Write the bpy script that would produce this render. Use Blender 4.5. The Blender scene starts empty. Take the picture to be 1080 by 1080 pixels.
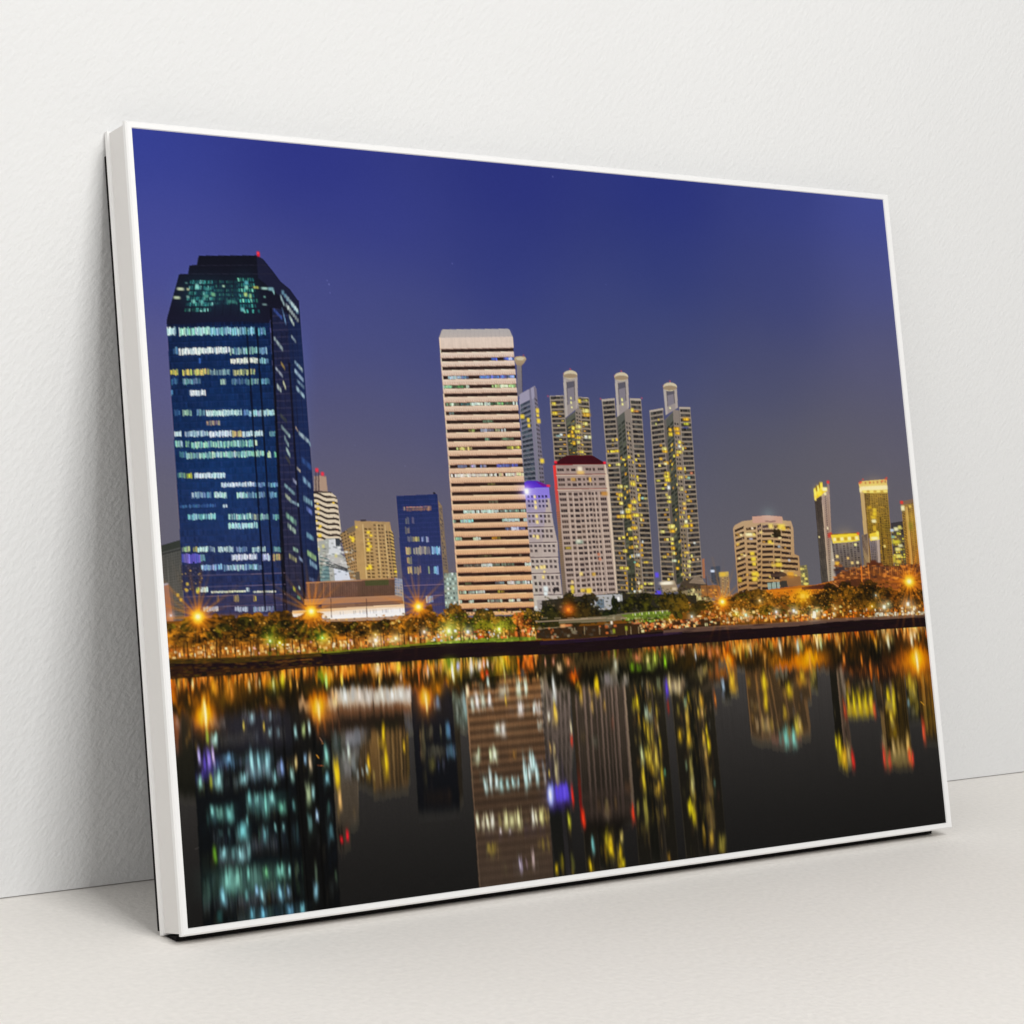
import bpy, bmesh, math, random
import numpy as np
from mathutils import Matrix, Vector

C = bpy.context.scene.collection
SC = bpy.context.scene
PI = math.pi

# ------------------------------------------------------------------ sizes (metres)
S = 0.8                                # width of the framed print
FW = S+0.0011                                 # frame width
FH = 0.75361793 * S                    # frame height, measured along its slope
FD = 0.04558063 * S                    # frame depth
WALL_Y = 0.17391210 * S                # the wall stands this far behind the frame's foot
LEAN = math.radians(13.342385)         # the frame leans back on the wall
PL, PR, PT, PB = 0.0068*S, 0.0092*S, 0.0068*S, 0.0068*S   # visible front lip, left right top bottom

# ------------------------------------------------------------------ helpers
def link(name, me, mats, parent=None):
    o = bpy.data.objects.new(name, me)
    for m in (mats if isinstance(mats, (list, tuple)) else [mats]):
        me.materials.append(m)
    C.objects.link(o)
    if parent is not None:
        o.parent = parent
    return o

def bm_obj(name, bm, mats, parent=None, smooth=False):
    bmesh.ops.recalc_face_normals(bm, faces=bm.faces)
    me = bpy.data.meshes.new(name)
    bm.to_mesh(me); bm.free()
    if smooth:
        for p in me.polygons: p.use_smooth = True
    return link(name, me, mats, parent)

def box(bm, x0, x1, y0, y1, z0, z1, bev=0.0):
    vs = [bm.verts.new((x, y, z)) for x in (x0, x1) for y in (y0, y1) for z in (z0, z1)]
    fs = [(0,1,3,2), (4,6,7,5), (0,4,5,1), (2,3,7,6), (0,2,6,4), (1,5,7,3)]
    faces = [bm.faces.new([vs[i] for i in f]) for f in fs]
    if bev:
        es = list({e for f in faces for e in f.edges})
        bmesh.ops.bevel(bm, geom=es, offset=bev, segments=2, affect='EDGES', profile=0.6)

def new_mat(name, base=(0.8,0.8,0.8), rough=0.6, spec=0.3):
    m = bpy.data.materials.new(name); m.use_nodes = True
    b = m.node_tree.nodes['Principled BSDF']
    b.inputs['Base Color'].default_value = (*base, 1)
    b.inputs['Roughness'].default_value = rough
    b.inputs['Specular IOR Level'].default_value = spec
    return m, m.node_tree, b

# ------------------------------------------------------------------ materials
def plaster():
    m, nt, b = new_mat('wall_plaster', (0.80, 0.795, 0.785), 0.8, 0.15)
    N, L = nt.nodes, nt.links
    tc = N.new('ShaderNodeTexCoord')
    m0 = N.new('ShaderNodeMapping'); m0.inputs['Rotation'].default_value = (0, math.radians(52), 0)
    L.new(tc.outputs['Object'], m0.inputs['Vector'])
    mp = N.new('ShaderNodeMapping'); mp.inputs['Scale'].default_value = (110, 110, 290)
    L.new(m0.outputs['Vector'], mp.inputs['Vector'])
    n1 = N.new('ShaderNodeTexNoise'); n1.inputs['Scale'].default_value = 1.0; n1.inputs['Detail'].default_value = 5
    L.new(mp.outputs['Vector'], n1.inputs['Vector'])
    n2 = N.new('ShaderNodeTexNoise'); n2.inputs['Scale'].default_value = 260; n2.inputs['Detail'].default_value = 3
    L.new(tc.outputs['Object'], n2.inputs['Vector'])
    mx = N.new('ShaderNodeMath'); mx.operation = 'MULTIPLY_ADD'; mx.inputs[1].default_value = 0.6
    L.new(n2.outputs['Fac'], mx.inputs[0]); L.new(n1.outputs['Fac'], mx.inputs[2])
    bp = N.new('ShaderNodeBump'); bp.inputs['Strength'].default_value = WALL_BUMP; bp.inputs['Distance'].default_value = 0.004
    L.new(mx.outputs[0], bp.inputs['Height']); L.new(bp.outputs['Normal'], b.inputs['Normal'])
    # slight unevenness of the paint itself
    n3 = N.new('ShaderNodeTexNoise'); n3.inputs['Scale'].default_value = 3.0; n3.inputs['Detail'].default_value = 4
    L.new(tc.outputs['Object'], n3.inputs['Vector'])
    cr = N.new('ShaderNodeValToRGB')
    cr.color_ramp.elements[0].position = 0.3; cr.color_ramp.elements[0].color = (0.795, 0.796, 0.792, 1)
    cr.color_ramp.elements[1].position = 0.7; cr.color_ramp.elements[1].color = (0.81, 0.811, 0.807, 1)
    L.new(n3.outputs['Fac'], cr.inputs['Fac']); L.new(cr.outputs['Color'], b.inputs['Base Color'])
    return m

def floor_mat():
    m, nt, b = new_mat('floor_microcement', (0.74, 0.70, 0.66), 0.65, 0.2)
    N, L = nt.nodes, nt.links
    tc = N.new('ShaderNodeTexCoord')
    n3 = N.new('ShaderNodeTexNoise'); n3.inputs['Scale'].default_value = 5.0; n3.inputs['Detail'].default_value = 6
    L.new(tc.outputs['Object'], n3.inputs['Vector'])
    cr = N.new('ShaderNodeValToRGB')
    cr.color_ramp.elements[0].position = 0.3; cr.color_ramp.elements[0].color = (FLOOR_C[0]*.97, FLOOR_C[1]*.97, FLOOR_C[2]*.965, 1)
    cr.color_ramp.elements[1].position = 0.7; cr.color_ramp.elements[1].color = (*FLOOR_C, 1)
    L.new(n3.outputs['Fac'], cr.inputs['Fac'])
    n4 = N.new('ShaderNodeTexNoise'); n4.inputs['Scale'].default_value = 190.0; n4.inputs['Detail'].default_value = 4
    L.new(tc.outputs['Object'], n4.inputs['Vector'])
    mr = N.new('ShaderNodeMapRange'); mr.inputs['To Min'].default_value = 0.91; mr.inputs['To Max'].default_value = 1.07
    L.new(n4.outputs['Fac'], mr.inputs['Value'])
    mm = N.new('ShaderNodeVectorMath'); mm.operation = 'SCALE'
    L.new(cr.outputs['Color'], mm.inputs[0]); L.new(mr.outputs['Result'], mm.inputs['Scale'])
    L.new(mm.outputs['Vector'], b.inputs['Base Color'])
    bp = N.new('ShaderNodeBump'); bp.inputs['Strength'].default_value = 0.3; bp.inputs['Distance'].default_value = 0.002
    L.new(n4.outputs['Fac'], bp.inputs['Height']); L.new(bp.outputs['Normal'], b.inputs['Normal'])
    return m

def frame_paint(name='white_lacquer', col=(0.88, 0.875, 0.865)):
    m, nt, b = new_mat(name, col, 0.45, 0.35)
    N, L = nt.nodes, nt.links
    tc = N.new('ShaderNodeTexCoord')
    n = N.new('ShaderNodeTexNoise'); n.inputs['Scale'].default_value = 160; n.inputs['Detail'].default_value = 4
    L.new(tc.outputs['Object'], n.inputs['Vector'])
    bp = N.new('ShaderNodeBump'); bp.inputs['Strength'].default_value = 0.06; bp.inputs['Distance'].default_value = 0.002
    L.new(n.outputs['Fac'], bp.inputs['Height']); L.new(bp.outputs['Normal'], b.inputs['Normal'])
    return m

def matte_black():  # black of the backing board, also used for the painted gap shade
    m, nt, b = new_mat('black_backing_and_gap_shade', (0.012, 0.011, 0.011), 0.9, 0.05)
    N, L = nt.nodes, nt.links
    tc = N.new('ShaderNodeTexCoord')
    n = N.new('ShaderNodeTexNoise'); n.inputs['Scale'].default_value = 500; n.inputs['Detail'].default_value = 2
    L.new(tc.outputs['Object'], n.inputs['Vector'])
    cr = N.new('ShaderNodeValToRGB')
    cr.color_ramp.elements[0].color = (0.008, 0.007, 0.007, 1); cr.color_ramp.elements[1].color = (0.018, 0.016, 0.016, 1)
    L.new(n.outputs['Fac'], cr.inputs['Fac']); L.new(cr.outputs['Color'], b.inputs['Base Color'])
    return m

WALL_BUMP = 0.24
FLOOR_C = (0.885, 0.853, 0.812)
M_WALL, M_FLOOR, M_FRAME, M_BACK = plaster(), floor_mat(), frame_paint(), matte_black()
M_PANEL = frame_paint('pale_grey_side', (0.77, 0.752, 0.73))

# ------------------------------------------------------------------ setting
GAP = 0.0009                       # thin open joint between wall and floor
bm = bmesh.new(); box(bm, -3.0, 4.5, WALL_Y, WALL_Y+0.12, GAP, 3.2)
wall = bm_obj('wall', bm, M_WALL); wall['kind'] = 'structure'
wall['label'] = 'white finely textured plaster wall behind the leaning picture'; wall['category'] = 'wall'
bm = bmesh.new(); box(bm, -3.0, 4.5, -3.2, WALL_Y+0.12, -0.06, 0)
flo = bm_obj('floor', bm, M_FLOOR); flo['kind'] = 'structure'
flo['label'] = 'pale beige matte floor the picture stands on'; flo['category'] = 'floor'

# ------------------------------------------------------------------ framed picture
pic = bpy.data.objects.new('framed_picture', None); C.objects.link(pic)
pic.empty_display_size = 0.1
pic.location = (0, 0, 0.0004)
pic.rotation_euler = (-LEAN, 0, 0)
pic['label'] = 'framed night skyline print with a white frame leaning against the white wall'
pic['category'] = 'picture'
# local axes: x along the frame, y towards the wall (front face at -FD), z up the frame

# frame: one mitred moulding, profile run round four corners
def frame_mesh():
    bm = bmesh.new()
    lip = 0.0022                        # raised edges of the outer side
    e = 0.0008
    # profile: (inset from the outside, y); goes round the moulding section
    g = 0.0016                          # depth of the flat panel let into the outer side
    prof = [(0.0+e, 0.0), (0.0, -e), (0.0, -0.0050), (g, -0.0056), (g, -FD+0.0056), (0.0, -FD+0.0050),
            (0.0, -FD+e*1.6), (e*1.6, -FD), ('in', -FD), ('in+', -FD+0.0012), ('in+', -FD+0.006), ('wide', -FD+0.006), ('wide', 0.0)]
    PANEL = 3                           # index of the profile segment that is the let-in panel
    def inset(v, w):
        return {'in': w-0.0006, 'in+': w, 'wide': 0.016}.get(v, v)
    rings = []
    for v, y in prof:
        il, ir, it, ib = inset(v, PL), inset(v, PR), inset(v, PT), inset(v, PB)
        rings.append([bm.verts.new(p) for p in ((il, y, ib), (FW-ir, y, ib), (FW-ir, y, FH-it), (il, y, FH-it))])
    n = len(rings)
    for i in range(n):
        a, b = rings[i], rings[(i+1) % n]
        for k in range(4):
            fc = bm.faces.new((a[k], a[(k+1) % 4], b[(k+1) % 4], b[k]))
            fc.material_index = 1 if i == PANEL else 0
    return bm
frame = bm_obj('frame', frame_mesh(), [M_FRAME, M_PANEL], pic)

# dark backing board behind the frame, and a black strip added as shade beneath
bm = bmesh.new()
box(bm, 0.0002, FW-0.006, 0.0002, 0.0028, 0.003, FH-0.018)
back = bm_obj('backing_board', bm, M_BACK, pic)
back['label'] = 'thin black board closing the back of the frame'
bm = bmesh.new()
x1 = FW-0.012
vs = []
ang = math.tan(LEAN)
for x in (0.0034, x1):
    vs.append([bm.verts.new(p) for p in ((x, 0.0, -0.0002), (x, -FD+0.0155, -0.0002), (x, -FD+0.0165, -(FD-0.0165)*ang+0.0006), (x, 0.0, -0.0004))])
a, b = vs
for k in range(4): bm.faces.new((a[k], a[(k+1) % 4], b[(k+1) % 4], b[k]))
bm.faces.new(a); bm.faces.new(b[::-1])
foot = bm_obj('gap_shade_strip', bm, M_BACK, pic)
foot['label'] = 'black strip standing for the shade under the lower edge'

# ------------------------------------------------------------------ light: soft key, and an added unseen fill
def area(name, loc, aim, size, power, col=(1,1,1), spread=180):
    d = bpy.data.lights.new(name, 'AREA'); d.shape = 'RECTANGLE'; d.size, d.size_y = size
    d.energy = power; d.color = col; d.spread = math.radians(spread)
    o = bpy.data.objects.new(name, d); C.objects.link(o); o.location = loc
    o.rotation_euler = (Vector(aim)-Vector(loc)).to_track_quat('-Z', 'Y').to_euler()
    return o
area('softbox_key', (0.27, -2.3, 2.3), (0.15, 0.1, 0.25), (1.1, 1.1), 53, (1.0, 1.0, 0.995))
area('added_fill', (-2.3, -1.5, 1.6), (-0.1, 0.1, 0.4), (1.8, 1.8), 14, (1.0, 0.99, 0.98))  # unseen lamp added to lift the left wall and soften the shadow
w = bpy.data.worlds.new('World'); SC.world = w; w.use_nodes = True
bg = w.node_tree.nodes['Background']; bg.inputs['Color'].default_value = (1.0, 0.99, 0.975, 1); bg.inputs['Strength'].default_value = 0.35

# ------------------------------------------------------------------ camera
CAM_M = ((0.8095641, 0.0146048, -0.5868498, -0.7404857), (-0.5847204, 0.1086829, -0.8039217, -1.4248243), (0.0520394, 0.9939692, 0.0965255, 0.4795615), (0.0, 0.0, 0.0, 1.0))
cam = bpy.data.cameras.new('camera'); co = bpy.data.objects.new('camera', cam); C.objects.link(co)
co.matrix_world = Matrix(CAM_M)
cam.sensor_width = 36; cam.lens = 2.33836919*1000/1080*36
cam.clip_start = 0.05; cam.clip_end = 60
SC.camera = co
SC.view_settings.view_transform = 'Standard'; SC.view_settings.look = 'None'
SC.view_settings.exposure = 0; SC.view_settings.gamma = 1; SC.view_settings.use_curve_mapping = False
SC.cycles.use_denoising = True
SC.cycles.denoiser = 'OPENIMAGEDENOISE'
SC.cycles.denoising_input_passes = 'RGB_ALBEDO_NORMAL'
SC.cycles.denoising_prefilter = 'ACCURATE'
SC.render.filter_size = 1.0
SC.cycles.max_bounces = 8; SC.cycles.diffuse_bounces = 5

INK, INK_SPEC = 0.90, 0.04
# ------------------------------------------------------------------ the printed night view
# The ink of the print is worked out here as a grid of colour samples in the print's own plane
# (columns to the right, rows down); at(x, y) turns a point measured on the reference into that plane.
RW, RH, SS = 1280, 960, 2
W2, H2 = RW*SS, RH*SS
rng = np.random.default_rng(7)
img = np.zeros((H2, W2, 3), np.float32)
lab = np.zeros((H2, W2), np.uint8)
OWNERS = {}
def owner(key):
    if key not in OWNERS: OWNERS[key] = len(OWNERS)
    return OWNERS[key]
owner('sky')

def homography(src, dst):
    A = []; B = []
    for (x, y), (X, Y) in zip(src, dst):
        A.append([x, y, 1, 0, 0, 0, -X*x, -X*y]); B.append(X)
        A.append([0, 0, 0, x, y, 1, -Y*x, -Y*y]); B.append(Y)
    return np.append(np.linalg.solve(np.array(A, float), np.array(B, float)), 1).reshape(3, 3)
HM = homography([(139.4,134.5), (932.1,210.0), (998.0,868.3), (198.2,980.8)], [(0,0), (W2,0), (W2,H2), (0,H2)])
def at(x, y):
    d = HM @ np.array([x, y, 1.0])
    return d[0]/d[2], d[1]/d[2]
def Z(x0, y0, span):
    k = span/1080.0
    return lambda X, Y: (x0+X*k, y0+Y*k)
def scale(x, y):
    a, b, c = at(x, y), at(x+1, y), at(x, y+1)
    return math.hypot(b[0]-a[0], b[1]-a[1]), math.hypot(c[0]-a[0], c[1]-a[1])

def clampbox(x0, y0, x1, y1):
    x0 = int(max(0, math.floor(x0))); y0 = int(max(0, math.floor(y0)))
    x1 = int(min(W2, math.ceil(x1)+1)); y1 = int(min(H2, math.ceil(y1)+1))
    return x0, y0, max(x1, x0), max(y1, y0)

def inside(pts, x0, y0, x1, y1):
    yy, xx = np.mgrid[y0:y1, x0:x1].astype(np.float32)
    xx += .5; yy += .5
    m = np.zeros(xx.shape, bool)
    n = len(pts)
    for i in range(n):
        (ax, ay), (bx, by) = pts[i], pts[(i+1) % n]
        if ay == by: continue
        c = (ay > yy) != (by > yy)
        m ^= c & (xx < (bx-ax)*(yy-ay)/(by-ay)+ax)
    return m

def blend(sl, m, col, a=1.0):
    col = np.asarray(col, np.float32)
    al = (m.astype(np.float32)*a)[..., None]
    img[sl] += (col-img[sl])*al

def vnoise(shape, cell, seed=0, octaves=3):
    """smooth value noise in 0..1; cell = (y, x) size in samples"""
    r = np.random.default_rng(seed)
    out = np.zeros(shape, np.float32); amp = 1.0; tot = 0
    cy, cx = cell
    for o in range(octaves):
        gy, gx = max(2, int(shape[0]/cy)+3), max(2, int(shape[1]/cx)+3)
        g = r.random((gy, gx), dtype=np.float32)
        y = np.arange(shape[0], dtype=np.float32)/cy; x = np.arange(shape[1], dtype=np.float32)/cx
        iy = y.astype(int); ix = x.astype(int); fy = y-iy; fx = x-ix
        fy = (fy*fy*(3-2*fy))[:, None]; fx = (fx*fx*(3-2*fx))[None]
        iy = np.minimum(iy, gy-2); ix = np.minimum(ix, gx-2)
        a = g[iy][:, ix]; b = g[iy][:, ix+1]; c = g[iy+1][:, ix]; d = g[iy+1][:, ix+1]
        out += amp*((a*(1-fx)+b*fx)*(1-fy)+(c*(1-fx)+d*fx)*fy)
        tot += amp; amp *= .55; cy = max(1, cy/2); cx = max(1, cx/2)
    return out/tot

def poly(pts, col, own=None, a=1.0, grad=None):
    """polygon in reference points; grad = second colour reached at its lower end"""
    P = [at(*p) for p in pts]
    xs, ys = zip(*P)
    x0, y0, x1, y1 = clampbox(min(xs), min(ys), max(xs), max(ys))
    if x1 <= x0 or y1 <= y0: return
    m = inside(P, x0, y0, x1, y1); sl = np.s_[y0:y1, x0:x1]
    c = np.asarray(col, np.float32)
    if grad is not None:
        t = np.linspace(0, 1, y1-y0, dtype=np.float32)[:, None, None]
        c = c*(1-t)+np.asarray(grad, np.float32)*t
    blend(sl, m, c, a)
    if own is not None: lab[sl][m] = owner(own)

def line(p, q, w, col, a=1.0, own=None):
    (x0, y0), (x1, y1) = p, q
    L = math.hypot(x1-x0, y1-y0) or 1
    nx, ny = -(y1-y0)/L*w/2, (x1-x0)/L*w/2
    poly([(x0+nx, y0+ny), (x1+nx, y1+ny), (x1-nx, y1-ny), (x0-nx, y0-ny)], col, own, a)

def lit(x, y, w, h, col, a=1.0, p=4):
    """a small soft-edged light, centre and size in reference units"""
    X, Y = at(x, y); sx, sy = scale(x, y)
    rx, ry = w*sx/2, h*sy/2
    x0, y0, x1, y1 = clampbox(X-2*rx-2, Y-2*ry-2, X+2*rx+2, Y+2*ry+2)
    if x1 <= x0 or y1 <= y0: return
    yy, xx = np.mgrid[y0:y1, x0:x1].astype(np.float32)
    f = np.exp(-(np.abs((xx+.5-X)/rx)**p+np.abs((yy+.5-Y)/ry)**p)*.9)
    blend(np.s_[y0:y1, x0:x1], f, col, a)

def glow(x, y, r, col, a=1.0, ry=None, own=None):
    """light that adds to what is under it (screen)"""
    X, Y = at(x, y); sx, sy = scale(x, y)
    rx = r*sx; ry = (ry or r)*sy
    x0, y0, x1, y1 = clampbox(X-3*rx, Y-3*ry, X+3*rx, Y+3*ry)
    if x1 <= x0 or y1 <= y0: return
    yy, xx = np.mgrid[y0:y1, x0:x1].astype(np.float32)
    f = np.exp(-(((xx-X)/rx)**2+((yy-Y)/ry)**2))[..., None]*a
    sl = np.s_[y0:y1, x0:x1]
    img[sl] = 255-(255-img[sl])*(1-f*np.asarray(col, np.float32)/255)

def star(x, y, r, rays, seed):
    X, Y = at(x, y); s = scale(x, y)[0]
    R = r*s*3
    x0, y0, x1, y1 = clampbox(X-R, Y-R, X+R, Y+R)
    yy, xx = np.mgrid[y0:y1, x0:x1].astype(np.float32)
    dx, dy = xx-X, yy-Y; d = np.hypot(dx, dy)+1e-3
    rr = np.random.default_rng(seed); f = np.zeros_like(d)
    for k in range(rays):
        an = 2*PI*k/rays+rr.uniform(-.08, .08); ln = r*s*rr.uniform(.75, 1.6)
        u = dx*math.cos(an)+dy*math.sin(an); v = -dx*math.sin(an)+dy*math.cos(an)
        f += np.where(u > 0, np.exp(-(v/(2.3+.012*u))**2*.55)*np.exp(-np.maximum(u, 0)/ln*1.5), 0)*.95
    f = np.clip(f, 0, 1)[..., None]
    sl = np.s_[y0:y1, x0:x1]
    img[sl] += (np.array([248, 142, 26], np.float32)-img[sl])*f*.92
    glow(x, y, r*.46, (240, 100, 0), .75); glow(x, y, r*.24, (255, 215, 60), 1.0); glow(x, y, r*.13, (255, 250, 190), 1.0)

class Face:
    """a flat facade seen in the print: four reference corners, s to the right, t down"""
    def __init__(f, q, own=None):
        f.P = [at(*p) for p in q]
        xs, ys = zip(*f.P)
        x0, y0, x1, y1 = clampbox(min(xs), min(ys), max(xs), max(ys))
        f.sl = np.s_[y0:y1, x0:x1]
        f.m = inside(f.P, x0, y0, x1, y1)
        yy, xx = np.mgrid[y0:y1, x0:x1].astype(np.float32)
        f.s, f.t = f.inv(xx+.5, yy+.5)
        f.q = q
        if own is not None: lab[f.sl][f.m] = owner(own)
    def inv(f, x, y):
        (ax, ay), (bx, by), (cx, cy), (dx, dy) = f.P        # TL TR BR BL
        s = np.zeros_like(x)+.5
        for _ in range(6):
            yt = ay+(by-ay)*s; yb = dy+(cy-dy)*s
            t = (y-yt)/(yb-yt)
            xl = ax+(dx-ax)*t; xr = bx+(cx-bx)*t
            s = (x-xl)/(xr-xl)
        return s, t
    def st(f, x, y):
        X, Y = at(x, y)
        s, t = f.inv(np.array([X]), np.array([Y]))
        return float(s[0]), float(t[0])
    def fill(f, c0, c1=None, c2=None, noise=0):
        c = np.asarray(c0, np.float32)
        if c1 is not None:
            t = np.clip(f.t, 0, 1)[..., None]
            if c2 is None: c = c*(1-t)+np.asarray(c1, np.float32)*t
            else:
                c = np.where(t < .5, c*(1-2*t)+np.asarray(c1, np.float32)*2*t, np.asarray(c1, np.float32)*(2-2*t)+np.asarray(c2, np.float32)*(2*t-1))
        if noise:
            n = vnoise(f.m.shape, (10, 10), int(abs(f.P[0][0]*13)) , 3)
            c = c*(1+noise*(n[..., None]-.5))
        blend(f.sl, f.m, c)
        return f
    def rect(f, s0, s1, t0, t1, col, a=1.0):
        blend(f.sl, f.m & (f.s >= s0) & (f.s < s1) & (f.t >= t0) & (f.t < t1), col, a)
    def rows(f, n, part, col, a=1.0, t0=0, t1=1, s0=0, s1=1, off=0.0, wav=0.0):
        """n evenly spaced bands, each filling `part` of its storey"""
        u = (f.t-t0)/(t1-t0)*n+off
        if wav: u = u+wav*np.sin(f.s*9.0)
        fr = u-np.floor(u)
        blend(f.sl, f.m & (f.t >= t0) & (f.t < t1) & (f.s >= s0) & (f.s < s1) & (fr < part), col, a)
    def cells(f, nr, nc, ph, pw, col, a=1.0, t0=0, t1=1, s0=0, s1=1, var=.25, drop=0.0, seed=1, colset=None):
        """grid of separate openings, each with its own tone"""
        u = (f.t-t0)/(t1-t0)*nr; v = (f.s-s0)/(s1-s0)*nc
        iu = np.floor(u).astype(int); iv = np.floor(v).astype(int)
        m = f.m & (u >= 0) & (u < nr) & (v >= 0) & (v < nc) & (u-iu < ph) & (v-iv < pw)
        r = np.random.default_rng(seed); tone = 1+var*(r.random((nr, nc))-.5)*2
        if drop: tone_a = (r.random((nr, nc)) >= drop)*1.0
        else: tone_a = np.ones((nr, nc))
        iu = np.clip(iu, 0, nr-1); iv = np.clip(iv, 0, nc-1)
        if colset is not None:
            pick = r.integers(0, len(colset), (nr, nc)); c = np.asarray(colset, np.float32)[pick][iu, iv]
        else: c = np.asarray(col, np.float32)*np.ones(3, np.float32)
        c = c*tone[iu, iv][..., None].astype(np.float32)
        blend(f.sl, m*tone_a[iu, iv], np.clip(c, 0, 255), a)
    def litrow(f, sa, sb, tc, th, col, cell=.02, lo=.25, a=1.0, seed=None, ragged=.5):
        """a run of lit windows: uneven panes, some dim, some with their lower half blocked"""
        r = np.random.default_rng(seed if seed is not None else int((sa*977+tc*7919)*100) % 99991)
        v = (f.s-sa)/cell
        n = max(1, int(math.ceil((sb-sa)/cell)))
        iv = np.clip(np.floor(v).astype(int), 0, n-1)
        b = lo+(1-lo)*r.random(n)**.8
        top = tc-th/2+ragged*th*(r.random(n)-.3)*.5; bot = tc+th/2-ragged*th*(r.random(n)-.3)*.5
        hue = 1+(r.random((n, 3))-.5)*(.22 if np.ptp(col) > 40 else .08)
        if sum(col) > 640: b = .72+.28*r.random(n); b = np.where(r.random(n) < .06, .2, b)
        m = f.m & (f.s >= sa) & (f.s < sb) & (f.t >= top[iv]) & (f.t < bot[iv])
        fr = v-np.floor(v)
        al = m*(b[iv])*np.where(fr < .16, .45, 1.0)
        c = np.clip(np.asarray(col, np.float32)*hue[iv].astype(np.float32), 0, 255)
        blend(f.sl, al, c, a)
    def zrow(f, zf, y, h, xa, xb, col, **k):
        s0, t = f.st(*zf((xa+xb)/2, y)); sa = f.st(*zf(xa, y))[0]; sb = f.st(*zf(xb, y))[0]
        th = abs(f.st(*zf((xa+xb)/2, y+h/2))[1]-f.st(*zf((xa+xb)/2, y-h/2))[1])
        f.litrow(sa, sb, t, th, col, **k)
# ---- sky: samples read across the print, smoothly spread
def paint_sky():
    pts = [((145,140),(48,60,144)), ((160,260),(68,75,148)), ((165,400),(94,93,137)), ((175,540),(103,100,112)), ((330,160),(40,48,132)),
           ((400,230),(50,58,134)), ((350,330),(71,77,137)), ((400,440),(84,85,121)), ((390,520),(98,95,114)), ((385,600),(105,101,110)),
           ((540,185),(37,45,124)), ((540,280),(44,54,126)), ((600,350),(63,72,124)), ((430,350),(69,76,130)), ((700,200),(36,46,126)),
           ((700,290),(46,58,124)), ((700,370),(67,75,120)), ((820,205),(50,60,134)), ((920,215),(66,76,150)), ((925,300),(76,82,140)), ((820,300),(58,66,124)),
           ((800,400),(74,78,114)), ((935,380),(90,90,122)), ((945,460),(98,96,114)), ((780,480),(92,92,105)), ((820,530),(97,95,104)),
           ((880,490),(100,98,106)), ((640,480),(84,87,116)), ((755,580),(102,99,106)), ((850,580),(104,101,104)), ((950,540),(106,101,105)), ((450,600),(104,98,110))]
    gy, gx = 96, 128
    yy, xx = np.mgrid[0:gy, 0:gx].astype(float)
    yy *= H2/(gy-1); xx *= W2/(gx-1)
    num = np.zeros((gy, gx, 3)); den = np.zeros((gy, gx))
    for p, c in pts:
        X, Y = at(*p)
        w = 1/(((xx-X)**2+((yy-Y)*1.25)**2)/W2**2+.012)**2.0
        num += w[..., None]*np.array(c, float); den += w
    g = (num/den[..., None])
    ys = np.linspace(0, gy-1.001, H2); xs = np.linspace(0, gx-1.001, W2)
    iy = ys.astype(int); ix = xs.astype(int); fy = (ys-iy)[:, None, None]; fx = (xs-ix)[None, :, None]
    out = (g[iy][:, ix]*(1-fx)+g[iy][:, ix+1]*fx)*(1-fy)+(g[iy+1][:, ix]*(1-fx)+g[iy+1][:, ix+1]*fx)*fy
    img[:] = out
    n = vnoise((H2, W2), (160, 240), 3, 4)[..., None]
    img[:] += (n-.5)*np.array([2, 2, 2.5], np.float32)
paint_sky()
for x, y, a in [(348,300,.5),(346,296,.3),(349,309,.3),(478,278,.35),(584,186,.35),(428,492,.2),(375,470,.15),(640,300,.15)]:
    lit(x, y, 1.3, 1.6, (150,155,210), a)

z1, z2, z3, z4 = Z(165,255,180), Z(165,390,180), Z(165,530,180), Z(320,470,180)
z5, z6, z7, z8 = Z(450,335,180), Z(450,490,180), Z(570,380,180), Z(570,500,180)
r1, r2 = Z(720,490,140), Z(845,490,140)
s1, s2, s3, s4, s5, s6 = Z(170,600,160), Z(310,580,160), Z(450,580,160), Z(590,580,160), Z(720,570,160), Z(840,570,160)
def pz(zf, *pts): return [zf(*p) for p in pts]

# ---- grey block at the left border
B = Face(pz(z3, (0,285),(155,240),(185,760),(40,760)), 'grey_block').fill((72,74,72),(98,90,84))
B.cells(26, 14, .45, .5, (52,52,50), .7, s0=.0, s1=1, t0=.12, seed=3, var=.3)
B.rect(0, 1, 0, .09, (52,56,50)); B.rect(0,1,.11,.125,(40,42,40))
B.cells(1, 22, 1, .4, (110,108,98), .35, t0=.12, t1=.8, seed=5)
poly(pz(z3,(48,522),(78,515),(122,760),(70,760)), (152,112,94), 'grey_block', grad=(170,110,70))
poly(pz(z3,(48,518),(78,512),(79,524),(48,532)), (150,150,165), 'grey_block')
poly(pz(z3,(78,515),(108,560),(125,760),(112,760)), (112,92,82), 'grey_block')

# ---- banded tower behind the glass tower
poly(pz(z4,(62,300),(180,300),(216,330),(245,560),(240,620),(80,640)), (206,190,168), 'banded_tower')
Bt = Face(pz(z4,(60,292),(216,330),(248,640),(84,610)), None)
Bt.rows(9, .46, (44,34,34), .95, wav=.16)
poly(pz(z4,(72,195),(148,195),(158,285),(160,300),(72,300)), (146,128,116), 'banded_tower'); poly(pz(z4,(105,190),(148,205),(155,285),(110,285)), (166,142,126))
poly(pz(z4,(72,288),(180,296),(182,304),(72,300)), (50,42,46))
for x in (80, 98): poly(pz(z4,(x,160),(x+6,160),(x+8,290),(x,290)), (70,52,58), 'banded_tower', a=.8)
for x, y in ((90,158),(125,182)): lit(*z4(x,y), 3.4, 4.4, (232,50,70), .95)
for x, y, s_ in ((98,402,4.5),(95,370,3),(105,525,3),(112,512,4),(108,572,5.5),(88,480,2.6),(195,365,3.2),(100,435,2.5)): lit(*z4(x,y), s_*.75, s_*.7, (240,200,70), .95)
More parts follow.
